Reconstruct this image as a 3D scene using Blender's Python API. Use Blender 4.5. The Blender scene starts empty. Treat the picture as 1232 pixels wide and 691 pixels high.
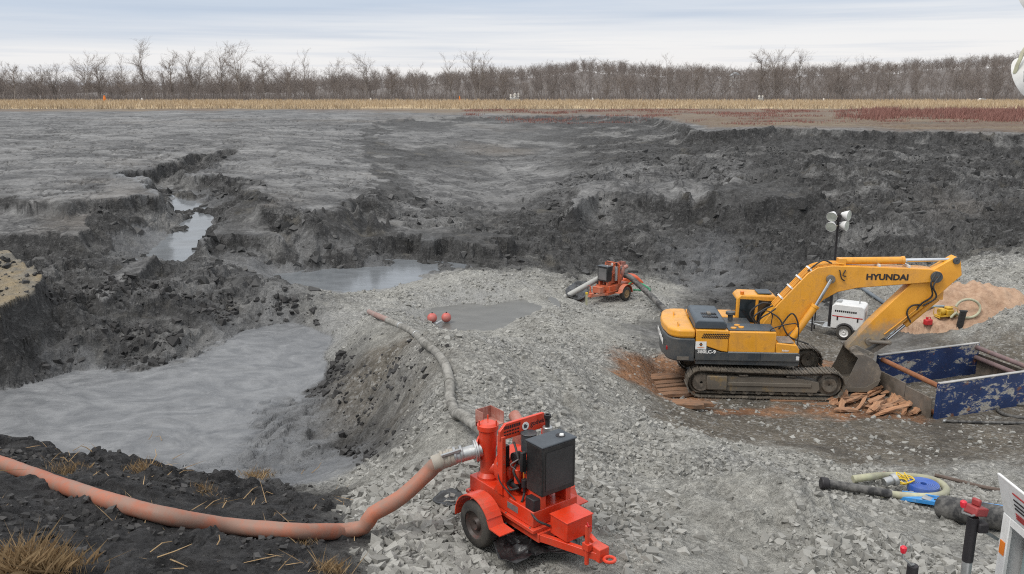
import bpy, bmesh, math, random
import numpy as np
from mathutils import Vector, Matrix

random.seed(7)
RNG = np.random.default_rng(11)
scene = bpy.context.scene
COL = scene.collection
R = math.radians

# ------------------------------------------------------------------ camera
FPX, CX, CY = 1027.0, 616.0, 345.5            # focal length and centre in photograph pixels (1232 x 691)
PITCH = math.atan(242.5 / FPX)
CAMZ = 11.0                                    # pit floor is about z = 0.5
cam_data = bpy.data.cameras.new('camera')
cam_data.sensor_width = 36.0
cam_data.lens = 36.0 * FPX / 1232.0
cam_data.clip_start = 0.1
cam_data.clip_end = 6000.0
cam = bpy.data.objects.new('camera', cam_data)
cam.location = (0, 0, CAMZ)
cam.rotation_euler = (math.pi / 2 - PITCH, 0, 0)
COL.objects.link(cam)
scene.camera = cam

# ------------------------------------------------------------------ sky, sun, exposure
world = bpy.data.worlds.new('World')
scene.world = world
world.use_nodes = True
SUN_EL, SUN_AZ = 56.0, 235.0                   # soft sun behind the cloud, over the left shoulder
def build_world():
    nt = world.node_tree
    nt.nodes.clear()
    N, L = nt.nodes.new, nt.links.new
    out = N('ShaderNodeOutputWorld')
    sky = N('ShaderNodeTexSky'); sky.sky_type = 'NISHITA'; sky.sun_disc = False
    sky.sun_elevation = R(SUN_EL); sky.sun_rotation = R(SUN_AZ)
    bg_sky = N('ShaderNodeBackground'); bg_sky.inputs['Strength'].default_value = 0.09
    L(sky.outputs[0], bg_sky.inputs['Color'])
    tc = N('ShaderNodeTexCoord')
    sep = N('ShaderNodeSeparateXYZ'); L(tc.outputs['Generated'], sep.inputs[0])
    # cloud sheets lie flat overhead: seen near the horizon they are long thin streaks
    mp = N('ShaderNodeMapping'); mp.inputs['Scale'].default_value = (1.3, 1.3, 30.0)
    mp.inputs['Rotation'].default_value = (0.0, R(0.6), 0.0)
    L(tc.outputs['Generated'], mp.inputs['Vector'])
    n1 = N('ShaderNodeTexNoise'); n1.inputs['Scale'].default_value = 1.7; n1.inputs['Detail'].default_value = 5
    n1.inputs['Roughness'].default_value = 0.5; n1.inputs['Distortion'].default_value = 0.25
    L(mp.outputs[0], n1.inputs['Vector'])
    mp2 = N('ShaderNodeMapping'); mp2.inputs['Scale'].default_value = (3.0, 3.0, 95.0)
    mp2.inputs['Location'].default_value = (3.1, 0.4, 1.7)
    mp2.inputs['Rotation'].default_value = (0.0, R(1.0), 0.0)
    L(tc.outputs['Generated'], mp2.inputs['Vector'])
    n2 = N('ShaderNodeTexNoise'); n2.inputs['Scale'].default_value = 1.0; n2.inputs['Detail'].default_value = 6
    n2.inputs['Roughness'].default_value = 0.55
    L(mp2.outputs[0], n2.inputs['Vector'])
    # pale cloud deck; pale break near the horizon, overhead brightened to lift ambient light
    ramp = N('ShaderNodeValToRGB')
    e = ramp.color_ramp.elements
    e[0].position = 0.0; e[0].color = (0.66, 0.645, 0.64, 1)
    e[1].position = 1.0; e[1].color = (1.02, 1.02, 1.02, 1)
    for pos, c in ((0.045, (0.64, 0.635, 0.64, 1)), (0.085, (0.41, 0.465, 0.55, 1)), (0.22, (0.53, 0.565, 0.61, 1)), (0.5, (0.80, 0.815, 0.83, 1))):
        el = ramp.color_ramp.elements.new(pos); el.color = c
    add = N('ShaderNodeMath'); add.operation = 'MULTIPLY_ADD'
    sub = N('ShaderNodeMath'); sub.operation = 'SUBTRACT'; sub.inputs[1].default_value = 0.5
    L(n1.outputs['Fac'], sub.inputs[0])
    L(sub.outputs[0], add.inputs[0]); add.inputs[1].default_value = 0.065
    tilt = N('ShaderNodeMath'); tilt.operation = 'MULTIPLY_ADD'; tilt.inputs[1].default_value = -0.035
    L(sep.outputs['X'], tilt.inputs[0]); L(sep.outputs['Z'], tilt.inputs[2])
    L(tilt.outputs[0], add.inputs[2])
    L(add.outputs[0], ramp.inputs['Fac'])
    streak = N('ShaderNodeMapRange')
    streak.inputs['From Min'].default_value = 0.50; streak.inputs['From Max'].default_value = 0.72
    streak.inputs['To Min'].default_value = 0.0; streak.inputs['To Max'].default_value = 0.45
    L(n2.outputs['Fac'], streak.inputs['Value'])
    mix = N('ShaderNodeMix'); mix.data_type = 'RGBA'
    L(streak.outputs[0], mix.inputs['Factor']); L(ramp.outputs['Color'], mix.inputs['A'])
    mix.inputs['B'].default_value = (0.34, 0.40, 0.50, 1)
    bg_cl = N('ShaderNodeBackground'); bg_cl.inputs['Strength'].default_value = 1.0
    L(mix.outputs['Result'], bg_cl.inputs['Color'])
    ms = N('ShaderNodeMixShader'); ms.inputs[0].default_value = 0.93
    L(bg_sky.outputs[0], ms.inputs[1]); L(bg_cl.outputs[0], ms.inputs[2])
    L(ms.outputs[0], out.inputs['Surface'])
build_world()
sun_data = bpy.data.lights.new('sun', 'SUN')
sun_data.energy = 1.5
sun_data.angle = R(20)
sun_data.color = (1.0, 0.96, 0.90)
sun = bpy.data.objects.new('sun', sun_data)
sun.rotation_euler = (R(90 - SUN_EL), 0, R(180 - SUN_AZ))
COL.objects.link(sun)
scene.view_settings.view_transform = 'Standard'
scene.view_settings.look = 'None'
scene.view_settings.exposure = 0.5
scene.view_settings.gamma = 1.0
scene.view_settings.use_curve_mapping = False
scene.cycles.use_denoising = False
scene.cycles.filter_width = 1.1
scene.cycles.max_bounces = 5

# ------------------------------------------------------------------ rays from the photograph
def ray(px, py):
    a = (px - CX) / FPX; b = -(py - CY) / FPX
    return np.array([a, math.cos(PITCH) + b * math.sin(PITCH), -math.sin(PITCH) + b * math.cos(PITCH)])
def P(px, py, zr):                             # the point at height zr (relative to the camera) seen at a pixel
    r = ray(px, py)
    return np.array([0, 0, CAMZ]) + r * (zr / r[2])
def PD(px, py, depth):                         # the point at a given y
    r = ray(px, py)
    return np.array([0, 0, CAMZ]) + r * (depth / r[1])

# ------------------------------------------------------------------ noise
_K1, _K2, _K3, _K4 = (np.uint32(k) for k in (374761393, 668265263, 1274126177, 2246822519))
def _hash(ix, iy, seed):
    h = ix.astype(np.uint32) * _K1 + iy.astype(np.uint32) * _K2 + np.uint32((seed * 974711) & 0xffffffff)
    h = (h ^ (h >> np.uint32(13))) * _K3
    h = (h ^ (h >> np.uint32(16))) * _K4
    return h ^ (h >> np.uint32(15))
def _h01(ix, iy, seed):
    return _hash(ix, iy, seed).astype(np.float32) * np.float32(1 / 4294967296.0)
def perlin(x, y, seed=0):
    x = np.asarray(x, np.float32); y = np.asarray(y, np.float32)
    ix = np.floor(x); iy = np.floor(y); fx = x - ix; fy = y - iy
    ix = ix.astype(np.int32); iy = iy.astype(np.int32)
    u = fx * fx * fx * (fx * (fx * 6 - 15) + 10); v = fy * fy * fy * (fy * (fy * 6 - 15) + 10)
    def g(dx, dy):
        a = _h01(ix + dx, iy + dy, seed) * np.float32(2 * math.pi)
        return np.cos(a) * (fx - dx) + np.sin(a) * (fy - dy)
    n00, n10, n01, n11 = g(0, 0), g(1, 0), g(0, 1), g(1, 1)
    a = n00 + u * (n10 - n00); b = n01 + u * (n11 - n01)
    return (a + v * (b - a)) * 1.5
def fbm(x, y, seed=0, octv=4, gain=0.5):
    s = 0; a = 1.0; f = 1.0
    for o in range(octv):
        s = s + a * perlin(x * f + o * 17.3, y * f - o * 9.1, seed + o); a *= gain; f *= 2.03
    return s
def ridged(x, y, seed=0, octv=4):
    s = 0; a = 1.0; f = 1.0
    for o in range(octv):
        s = s + a * (1 - 2 * np.abs(perlin(x * f + o * 7.7, y * f + o * 3.1, seed + o))); a *= 0.5; f *= 2.1
    return s / 1.9
def chunk(x, y, seed=0, tilt=1.0):             # broken slabs: every cell its own height and tilt
    x = np.asarray(x, np.float32); y = np.asarray(y, np.float32)
    ix = np.floor(x).astype(np.int32); iy = np.floor(y).astype(np.int32)
    best = np.full(x.shape, 1e9, np.float32); val = np.zeros(x.shape, np.float32); sec = np.full(x.shape, 1e9, np.float32)
    for dx in (-1, 0, 1):
        for dy in (-1, 0, 1):
            jx = ix + dx; jy = iy + dy
            cx = jx + _h01(jx, jy, seed + 1); cy = jy + _h01(jx, jy, seed + 2)
            d = (x - cx) ** 2 + (y - cy) ** 2
            a = _h01(jx, jy, seed + 3) * 6.283
            h = (_h01(jx, jy, seed + 4) - 0.5) + tilt * ((x - cx) * np.cos(a) + (y - cy) * np.sin(a)) * (_h01(jx, jy, seed + 5))
            m = d < best
            sec = np.where(m, best, np.minimum(sec, d))
            val = np.where(m, h, val); best = np.where(m, d, best)
    edge = np.sqrt(sec) - np.sqrt(best)
    return val * (.15 + .85 * sstep(0, .30, edge)), edge
def sstep(a, b, x):
    t = np.clip((x - a) / (b - a), 0, 1); return t * t * (3 - 2 * t)

# ------------------------------------------------------------------ terrain control points: (px, py, height below camera, kind, roughness)
ASH, DARK, GRAV, MUD, SOIL, DIRT, FIELD = range(7)
CTRL = [
 # dark berm in the left foreground
 (-180,691,-4.4,SOIL,.16),(0,691,-4.8,SOIL,.16),(200,691,-5.2,SOIL,.16),(430,691,-6.1,SOIL,.12),(-150,560,-5.2,SOIL,.16),
 (0,575,-5.75,SOIL,.16),(100,600,-5.9,SOIL,.16),(200,620,-6.05,SOIL,.16),(330,640,-6.4,SOIL,.14),(420,640,-6.55,SOIL,.06),
 (0,535,-6.9,SOIL,.2),(100,545,-7.0,SOIL,.2),(200,565,-7.2,SOIL,.22),(300,590,-7.4,SOIL,.22),(380,600,-7.4,SOIL,.16),(-150,520,-6.8,SOIL,.2),
 # gravel in front
 (480,691,-6.45,GRAV,.05),(600,691,-6.7,GRAV,.04),(740,691,-6.75,GRAV,.04),(900,691,-7.2,GRAV,.08),(1100,691,-7.4,GRAV,.08),(1232,691,-7.5,GRAV,.06),(1400,691,-7.6,GRAV,.06),
 (470,620,-6.8,GRAV,.05),(580,650,-6.7,GRAV,.03),(520,590,-6.75,GRAV,.05),(640,600,-6.7,GRAV,.03),(700,670,-6.7,GRAV,.03),(560,560,-6.6,GRAV,.05),
 (540,510,-6.45,GRAV,.05),(600,500,-6.7,GRAV,.06),(660,520,-7.0,GRAV,.06),
 (400,560,-8.6,MUD,.06),(430,580,-7.7,GRAV,.08),(460,540,-8.0,DARK,.10),(360,575,-8.9,MUD,.08),
 # mud pool bowl (filled to a level below)
 (0,510,-10.4,MUD,.03),(-150,490,-10.4,MUD,.03),(100,480,-10.5,MUD,.02),(250,480,-10.4,MUD,.02),(300,440,-10.5,MUD,.02),(345,405,-10.3,MUD,.02),(170,540,-10.3,MUD,.03),
 (385,412,-10.1,MUD,.02),(300,520,-9.9,MUD,.22),(250,560,-9.9,MUD,.05),(340,545,-9.4,MUD,.26),(370,500,-9.6,MUD,.22),(330,505,-9.75,MUD,.22),
 # causeway with the hose, its dark left flank
 (530,470,-6.4,GRAV,.06),(540,440,-6.45,GRAV,.06),(505,412,-6.9,GRAV,.08),(470,388,-8.05,GRAV,.06),(447,380,-8.4,GRAV,.06),
 (480,430,-7.6,DIRT,.12),(500,470,-7.2,DIRT,.14),(470,500,-8.2,DARK,.16),(440,450,-8.6,DIRT,.16),(420,510,-9.2,DARK,.14),(405,440,-9.5,DARK,.12),(390,470,-9.7,DARK,.12),(420,400,-9.4,GRAV,.08),(430,480,-8.9,DIRT,.16),
 # gravel saddle, the sump and its rim
 (600,430,-7.7,GRAV,.10),(570,410,-8.3,GRAV,.08),(520,398,-8.6,GRAV,.06),(560,383,-10.0,MUD,.02),(610,378,-10.0,MUD,.02),(530,386,-9.9,MUD,.02),
 (500,378,-9.5,GRAV,.05),(640,385,-9.2,GRAV,.06),(665,374,-9.4,GRAV,.06),(600,362,-9.5,GRAV,.05),(540,362,-9.5,GRAV,.05),(650,362,-9.7,GRAV,.05),
 (600,335,-9.25,GRAV,.08),(540,338,-9.2,GRAV,.08),(480,354,-9.25,GRAV,.08),(430,368,-9.3,GRAV,.06),(400,358,-9.2,GRAV,.06),(660,340,-9.9,GRAV,.08),
 (700,420,-8.9,GRAV,.12),(650,450,-7.9,GRAV,.12),(760,420,-9.8,GRAV,.08),(650,480,-7.4,GRAV,.08),(740,480,-8.9,GRAV,.08),(700,400,-9.6,GRAV,.10),
 (740,375,-10.5,GRAV,.02),(735,360,-10.5,GRAV,.02),(700,364,-10.45,GRAV,.04),(780,350,-10.5,GRAV,.06),(790,400,-10.4,DARK,.08),
 # right foreground
 (740,530,-7.9,GRAV,.10),(700,570,-7.2,GRAV,.06),(780,590,-7.5,GRAV,.08),(850,560,-8.3,GRAV,.12),(800,650,-7.0,GRAV,.06),(870,630,-7.5,GRAV,.12),(960,620,-7.9,GRAV,.1),
 (930,560,-9.0,GRAV,.10),(1000,590,-8.7,GRAV,.10),(1080,600,-8.9,GRAV,.06),(1030,640,-7.9,GRAV,.12),(1150,630,-8.4,GRAV,.06),(1200,580,-9.2,GRAV,.06),(1120,580,-9.2,GRAV,.03),(1400,600,-9.0,GRAV,.06),
 # worked floor round the excavator
 (850,510,-9.7,DIRT,.08),(1000,530,-9.8,DIRT,.06),(1120,545,-9.9,DIRT,.05),(1232,530,-10.1,DIRT,.05),(950,515,-10.2,DIRT,.05),(800,480,-9.9,DIRT,.06),
 (830,480,-10.45,DIRT,.03),(920,480,-10.5,DIRT,.02),(1010,478,-10.5,DIRT,.02),(900,450,-10.5,DIRT,.02),(1000,450,-10.5,DIRT,.02),(800,455,-10.4,DIRT,.05),
 (1080,490,-10.5,DIRT,.03),(1132,500,-10.55,DIRT,.03),(1232,490,-10.6,DIRT,.03),(1100,440,-10.6,DIRT,.03),(1232,440,-10.6,DIRT,.03),(1420,480,-10.6,DIRT,.03),
 (880,400,-10.7,DIRT,.06),(960,400,-10.8,DIRT,.06),(1020,408,-11.0,DIRT,.03),(1080,410,-10.9,DARK,.08),
 (1000,370,-10.7,DARK,.14),(860,360,-10.7,DARK,.14),(940,350,-10.6,DARK,.14),(1080,360,-10.6,GRAV,.10),(1060,345,-9.7,GRAV,.10),
 (1120,350,-9.8,GRAV,.12),(1180,355,-9.6,GRAV,.12),(1232,350,-9.3,GRAV,.12),(1232,320,-8.8,GRAV,.12),(1160,325,-9.2,GRAV,.1),(1420,350,-9.3,GRAV,.12),
 # pond and the foot of the far slopes
 (430,341,-10.0,MUD,.02),(490,331,-10.0,MUD,.02),(370,346,-10.0,MUD,.02),(330,335,-9.7,MUD,.03),(300,318,-8.9,ASH,.1),
 (600,322,-9.7,DARK,.2),(530,322,-9.7,DARK,.15),(680,325,-10.2,DARK,.25),(700,312,-9.9,DARK,.3),(780,320,-10.2,DARK,.2),(850,325,-10.5,MUD,.06),
 # rubble ridge behind the mud pool
 (200,320,-8.5,DARK,.30),(250,333,-8.6,ASH,.3),(300,345,-8.8,DARK,.3),(340,358,-8.9,DARK,.28),(385,372,-9.3,DARK,.22),(140,345,-8.4,ASH,.3),
 (150,420,-9.5,DARK,.28),(230,402,-9.4,DARK,.28),(300,385,-9.6,DARK,.2),(100,400,-8.9,DARK,.35),(0,450,-9.4,DARK,.3),(40,430,-9.3,DARK,.3),
 (60,370,-8.6,DARK,.35),(0,380,-8.2,DARK,.35),(-150,430,-9.0,DARK,.3),(-150,350,-8.0,DARK,.3),(60,330,-8.7,DARK,.35),(110,312,-8.6,DARK,.35),(150,318,-8.7,DARK,.3),
 # channel and stream bed
 (210,307,-9.1,MUD,.02),(180,298,-8.75,MUD,.03),(150,291,-8.35,MUD,.05),(225,285,-8.65,MUD,.02),(238,265,-8.2,MUD,.02),(222,250,-7.75,MUD,.02),(205,234,-7.25,MUD,.03),
 (190,218,-6.95,DARK,.12),(215,203,-6.9,DARK,.15),(250,190,-6.4,DARK,.12),(285,181,-5.8,ASH,.08),
 (100,290,-8.2,DARK,.3),(165,270,-7.7,DARK,.25),(140,268,-7.5,DARK,.25),(0,292,-8.1,DARK,.3),(-150,292,-8.1,DARK,.3),(50,300,-8.4,DARK,.3),
 (285,240,-7.2,DARK,.22),(258,238,-7.3,DARK,.22),(300,262,-7.6,DARK,.28),(270,282,-8.35,DARK,.28),(285,270,-7.8,DARK,.3),(330,290,-8.5,ASH,.22),(380,290,-8.4,ASH,.22),(400,312,-9.3,DARK,.2),(350,270,-7.75,ASH,.22),(250,300,-8.9,DARK,.2),(400,275,-7.9,DARK,.2),
 # central dished slope
 (450,310,-9.4,DARK,.25),(540,308,-9.9,DARK,.3),(620,300,-9.5,DARK,.3),(450,280,-9.0,ASH,.25),(550,280,-9.1,DARK,.2),(620,265,-8.8,DARK,.15),(500,255,-8.2,ASH,.12),(600,235,-8.1,ASH,.08),
 (450,245,-7.6,ASH,.1),(550,215,-7.5,ASH,.08),(640,215,-7.7,ASH,.1),(450,215,-6.8,ASH,.06),(520,190,-6.7,DARK,.07),(620,190,-6.9,ASH,.08),(560,168,-5.8,ASH,.07),(640,165,-5.9,DARK,.08),
 (470,165,-5.5,ASH,.06),(450,185,-6.1,DARK,.06),(520,148,-4.9,DARK,.06),(620,146,-4.9,DARK,.08),(700,150,-5.1,DARK,.12),(760,146,-4.9,DARK,.12),
 # right hand slope, hummocky and terraced
 (680,270,-8.8,DARK,.35),(700,270,-9.2,DARK,.2),(760,274,-9.35,DARK,.2),(850,274,-9.35,DARK,.2),(930,270,-9.2,DARK,.25),(700,235,-7.7,ASH,.12),(740,215,-7.1,ASH,.2),(720,190,-6.5,DARK,.12),(760,170,-5.8,DARK,.16),
 (760,300,-9.6,DARK,.4),(850,300,-9.6,DARK,.4),(930,300,-9.7,DARK,.4),(1000,300,-9.6,DARK,.4),(1100,300,-9.3,DARK,.4),(1200,300,-8.9,DARK,.4),(1400,300,-8.9,DARK,.4),
 (850,212,-7.0,ASH,.25),(850,190,-6.3,DARK,.25),(860,168,-5.3,DARK,.2),
 (950,215,-6.9,DARK,.24),(950,190,-6.2,DARK,.24),(960,168,-5.2,DARK,.18),
 (1050,250,-7.9,DARK,.28),(1050,215,-6.9,DARK,.28),(1060,190,-6.1,DARK,.24),(1060,168,-5.2,DARK,.18),
 (1150,250,-7.8,ASH,.24),(1150,215,-6.8,DARK,.28),(1160,190,-6.1,DARK,.24),(1160,170,-5.2,DARK,.18),
 (1232,250,-7.6,DARK,.24),(1232,210,-6.6,DARK,.28),(1232,180,-5.7,DARK,.2),(1232,170,-5.2,DARK,.25),(1420,250,-7.6,DARK,.35),(1420,180,-5.6,DARK,.3),
]
UPPER = [   # the upper surface: the ash flat and the field behind it
 (-180,238,-6.5),(0,238,-6.4),(100,240,-6.4),(180,228,-6.25),(50,205,-5.8),(150,195,-5.7),(230,190,-5.75),(150,170,-5.05),(50,170,-5.0),(100,150,-4.5),(0,145,-4.35),(-180,160,-4.7),
 (280,185,-5.7),(250,212,-6.15),(310,230,-6.6),(345,250,-7.0),(400,254,-7.1),(440,235,-7.1),(350,200,-6.0),(420,205,-6.4),(330,175,-5.3),(400,175,-5.6),(400,150,-4.7),(300,150,-4.55),
 (450,190,-6.2),(470,160,-5.2),(520,144,-4.55),(620,141,-4.4),(760,142,-4.3),(860,160,-4.35),(1000,157,-4.25),(1100,157,-4.25),(1232,160,-4.25),(1420,160,-4.25),(950,145,-4.15),(1150,145,-4.15),
]
for q in range(-2, 14, 2):
    UPPER.append((q * 100, 131, -4.05)); UPPER.append((q * 100, 123, -4.0)); UPPER.append((q * 100, 115, -4.0))
PLAIN_EDGE = [(-1500,238,-6.5),(-180,239,-6.5),(0,238,-6.4),(60,241,-6.4),(130,241,-6.4),(168,236,-6.35),(186,227,-6.25),(160,218,-6.1),(132,210,-6.0),(180,204,-6.0),(198,196,-5.9),(235,186,-5.7),(288,179,-5.5),
 (262,194,-5.8),(234,207,-6.05),(245,213,-6.2),(290,213,-6.2),(318,222,-6.4),(308,230,-6.6),(322,243,-6.85),(345,251,-7.0),(380,254,-7.05),(415,250,-7.1),(438,238,-7.1),(455,215,-6.8),(440,180,-5.95),(430,160,-5.2),(460,147,-4.75),
 (520,141.5,-4.5),(620,139,-4.3),(700,139,-4.25),(790,142,-4.25),(822,150,-4.25),(835,157,-4.3),(880,158,-4.3),(940,155,-4.25),(1000,157,-4.25),(1232,160,-4.25),(1420,160,-4.25)]

def to_uv(x, y): return np.stack([np.asarray(x) / np.asarray(y) * 1.6, np.log(np.asarray(y))], -1)
def tps_fit(pts, z, smooth=1e-4):
    n = len(pts); d2 = ((pts[:, None] - pts[None]) ** 2).sum(-1)
    K = np.where(d2 > 0, d2 * np.log(np.maximum(d2, 1e-12)), 0) + smooth * np.eye(n)
    A = np.zeros((n + 3, n + 3)); A[:n, :n] = K; A[:n, n] = 1; A[:n, n + 1:] = pts; A[n, :n] = 1; A[n + 1:, :n] = pts.T
    return np.linalg.solve(A, np.concatenate([z, np.zeros(3)]))
def tps_eval(pts, w, q):
    out = np.empty(len(q)); n = len(pts)
    for s in range(0, len(q), 20000):
        b = q[s:s + 20000]; d2 = ((b[:, None] - pts[None]) ** 2).sum(-1)
        out[s:s + 20000] = np.where(d2 > 0, d2 * np.log(np.maximum(d2, 1e-12)), 0) @ w[:n] + w[n] + b @ w[n + 1:]
    return out

# ------------------------------------------------------------------ the terrain grid (denser near the camera)
def row_list():
    ys = [2.6]
    while ys[-1] < 262:
        y = ys[-1]
        k = 0.012 if y < 6.5 else 0.0030 if y < 20 else 0.0044 if y < 92 else 0.011
        ys.append(y * (1 + k))
    while ys[-1] < 4200: ys.append(ys[-1] * 1.05)
    return np.array(ys)
YS = row_list()
US = np.linspace(-0.80, 0.80, 900)
NR, NC = len(YS), len(US)
GY = np.repeat(YS[:, None], NC, 1); GX = GY * US[None, :]

def coarse_field(fn):                          # evaluate on a coarse grid in (u, ln y), then bilinear
    cu = np.linspace(US[0], US[-1], 190); cl = np.linspace(math.log(YS[0]), math.log(300), 210)
    CU, CL = np.meshgrid(cu, cl)
    val = fn(np.stack([CU.ravel() * 1.6, CL.ravel()], -1)).reshape(CU.shape)
    fu = (US - cu[0]) / (cu[1] - cu[0]); fl = np.clip((np.log(YS) - cl[0]) / (cl[1] - cl[0]), 0, len(cl) - 1.001)
    iu = np.clip(fu.astype(int), 0, len(cu) - 2); il = np.clip(fl.astype(int), 0, len(cl) - 2)
    tu = (fu - iu)[None, :]; tl = (fl - il)[:, None]
    a = val[il][:, iu]; b = val[il][:, iu + 1]; c = val[il + 1][:, iu]; d = val[il + 1][:, iu + 1]
    return (a * (1 - tu) + b * tu) * (1 - tl) + (c * (1 - tu) + d * tu) * tl

def poly_sd(X, Y, poly):                       # signed distance, positive inside
    poly = np.asarray(poly)[:, :2]; n = len(poly)
    d2 = np.full(X.shape, 1e18); ins = np.zeros(X.shape, bool)
    for i in range(n):
        ax, ay = poly[i]; bx, by = poly[(i + 1) % n]
        ex, ey = bx - ax, by - ay; L2 = ex * ex + ey * ey + 1e-12
        t = np.clip(((X - ax) * ex + (Y - ay) * ey) / L2, 0, 1)
        d2 = np.minimum(d2, (X - ax - t * ex) ** 2 + (Y - ay - t * ey) ** 2)
        if by != ay:
            c = ((ay > Y) != (by > Y)) & (X < (bx - ax) * (Y - ay) / (by - ay) + ax)
            ins ^= c
    d = np.sqrt(d2)
    return np.where(ins, d, -d)
def wpoly(lst): return [P(*q)[:2] for q in lst]

def build_heights():
    cp = np.array([P(a, b, z) for a, b, z, k, r in CTRL])
    cz = np.array([c[2] for c in CTRL])
    extra_xy, extra_z, extra_k, extra_r = [], [], [], []
    for q in np.linspace(-0.78, 0.78, 7):      # ground close below the camera, out of frame
        extra_xy.append((q * 2.6, 2.6)); extra_z.append(-2.4 - 2.2 * max(q, 0)); extra_k.append(SOIL); extra_r.append(.05)
        extra_xy.append((q * 5.5, 5.5)); extra_z.append(-3.9 - 1.3 * max(q, 0)); extra_k.append(SOIL if q < 0.1 else GRAV); extra_r.append(.05)
        for yy, zz in ((110., -5.2), (170., -4.6), (260., -4.4)):
            if yy > 120 or q > -2: extra_xy.append((q * yy, yy)); extra_z.append(zz); extra_k.append(ASH); extra_r.append(.05)
    XY = np.concatenate([cp[:, :2], np.array(extra_xy)]); Z = np.concatenate([cz, extra_z])
    KIND = np.array([c[3] for c in CTRL] + extra_k); RG = np.array([c[4] for c in CTRL] + extra_r)
    uv = to_uv(XY[:, 0], XY[:, 1])
    w = tps_fit(uv, Z, 3e-4)
    base = coarse_field(lambda q: tps_eval(uv, w, q))
    # soil kinds and roughness: blends of the nearest control points
    wx = fbm(GX / GY * 14, np.log(GY) * 14, 5, 4) * 0.030; wy = fbm(GX / GY * 14 + 40, np.log(GY) * 14, 6, 4) * 0.022
    def idw(q, sig):
        d2 = ((q[:, None] - uv[None]) ** 2).sum(-1); d2 = d2 - d2.min(1, keepdims=True)
        e = np.exp(-d2 / (2 * sig * sig)); return e / e.sum(1, keepdims=True)
    def chan(v, sig=0.05):
        def f(q):
            o = np.empty(len(q))
            for s in range(0, len(q), 20000): o[s:s + 20000] = idw(q[s:s + 20000], sig) @ v
            return o
        return f
    rough = coarse_field(chan(RG))
    KW = np.stack([coarse_field(chan((KIND == k).astype(float))) for k in range(7)])
    # shift the kind boundaries a little so that they are ragged
    sh = np.clip(np.arange(NC)[None, :] + (fbm(GX / GY * 30, np.log(GY) * 24, 9, 4) * 9).astype(int), 0, NC - 1)
    sv = np.clip(np.arange(NR)[:, None] + (fbm(GX / GY * 26 + 9, np.log(GY) * 24, 19, 4) * 9).astype(int), 0, NR - 1)
    KW = KW[:, sv, sh]; rough = rough[sv, sh]
    # upper surface
    up = np.array([P(a, b, z) for a, b, z in UPPER]); uuv = to_uv(up[:, 0], up[:, 1]); uw = tps_fit(uuv, np.array([u[2] for u in UPPER]), 3e-4)
    upper = coarse_field(lambda q: tps_eval(uuv, uw, q))
    far = sstep(150, 215, GY); upper = upper * (1 - far) + (-4.0) * far
    return base, upper, rough, KW

base, upper, rough, KW = build_heights()
k = np.clip(GY / 40, 0.3, 1.6)
edge = [tuple(p) for p in wpoly(PLAIN_EDGE)]
edge = edge + [(6000, 90), (6000, 9000), (-6000, 9000), (-6000, 55)]
near = (GY < 190) & (GY > 30)
sd = np.where(GY >= 190, 50.0, -50.0)
jx = fbm(GX / 3.0, GY / 3.0, 31, 4) * 0.9; jy = fbm(GX / 3.0, GY / 3.0, 41, 4) * 0.9
cv, ce = chunk(GX / 2.2, GY / 2.2, 77)
cv2, ce2 = chunk(GX / 0.9, GY / 0.9, 78)
jr = np.where(GX > 9, .45, 1.0)
sd[near] = poly_sd((GX + jx * jr)[near], (GY + jy * jr)[near], edge)
blk = np.exp(-np.clip(-sd, 0, 9) / 2.5) * (sd < .4)
sd = np.where(near, sd + (cv * 2.2 + cv2 * .7) * jr * sstep(.6, -.3, sd) - .25 * sstep(.6, -.3, sd), sd)
wcl = 3.0 + 1.4 * fbm(GX / 9, GY / 9, 3, 2)
wcl = np.where(GX > 9, 2.2, wcl)
tt = np.clip((sd + wcl) / wcl, 0, 1)            # talus below, a steep fresh break above
cl = np.where(tt < .70, .36 * (tt / .70) ** 1.4, .36 + .64 * sstep(.70, .97, tt))
# ragged gullies in the cliff
cl = np.where((cl > 0) & (cl < 1), np.clip(cl + (0.12 * fbm(GX / 1.1, GY / 1.1, 51, 3) + .12 * cv2) * (1 - cl), 0, 1), cl)
H = np.where(upper > base, base + (upper - base) * cl, np.where(cl >= 1, upper, base))
on_top = sstep(0.0, 0.6, sd)
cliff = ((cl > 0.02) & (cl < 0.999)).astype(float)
rough = rough * (1 - on_top) + on_top * np.where(GY > 115, .03, .05)
rough = np.maximum(rough, 0.22 * (cl > 0.05) * (cl < 1) * np.clip((upper - base) / 2.0, 0, 1))

TOPS = []
def terrace(poly, zr, w, tilt=(0, 0), seed=1, jag=0.6, top=None):
    """a broken-off bench with a steep front"""
    global H, rough, cliff
    pp = np.array(wpoly([(a, b, zr) for a, b in poly]))
    c = pp.mean(0); rad = np.abs(pp - c).max() + 6
    m = (np.abs(GX - c[0]) < rad) & (np.abs(GY - c[1]) < rad)
    x, y = GX[m], GY[m]
    s = poly_sd(x + jx[m] * jag + cv[m] * jag, y + jy[m] * jag + cv[m] * jag, pp)
    t = np.clip((s + w) / w, 0, 1); t = np.where(t < .6, .3 * t / .6, .3 + .7 * sstep(.6, .97, t))
    z = zr + tilt[0] * (x - c[0]) + tilt[1] * (y - c[1])
    h = H[m]; H[m] = np.where(z > h, h + (z - h) * t, h)
    r_ = rough[m]; rough[m] = np.where(t >= 1, np.minimum(r_, .09), np.where((t > .15) & (z > h), np.minimum(r_, .14), r_))
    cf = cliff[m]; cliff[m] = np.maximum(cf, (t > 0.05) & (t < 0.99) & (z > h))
    if top is not None: TOPS.append((m, (t > .985) & (z > h - .2), top))
    return m, t
KW_TOP = []
terrace([(-160,280),(0,277),(60,276),(96,278),(103,266),(100,255),(60,252),(0,250),(-160,250)], -7.3, 1.2, (0.0, 0.04), 3, .4, ASH)
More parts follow.
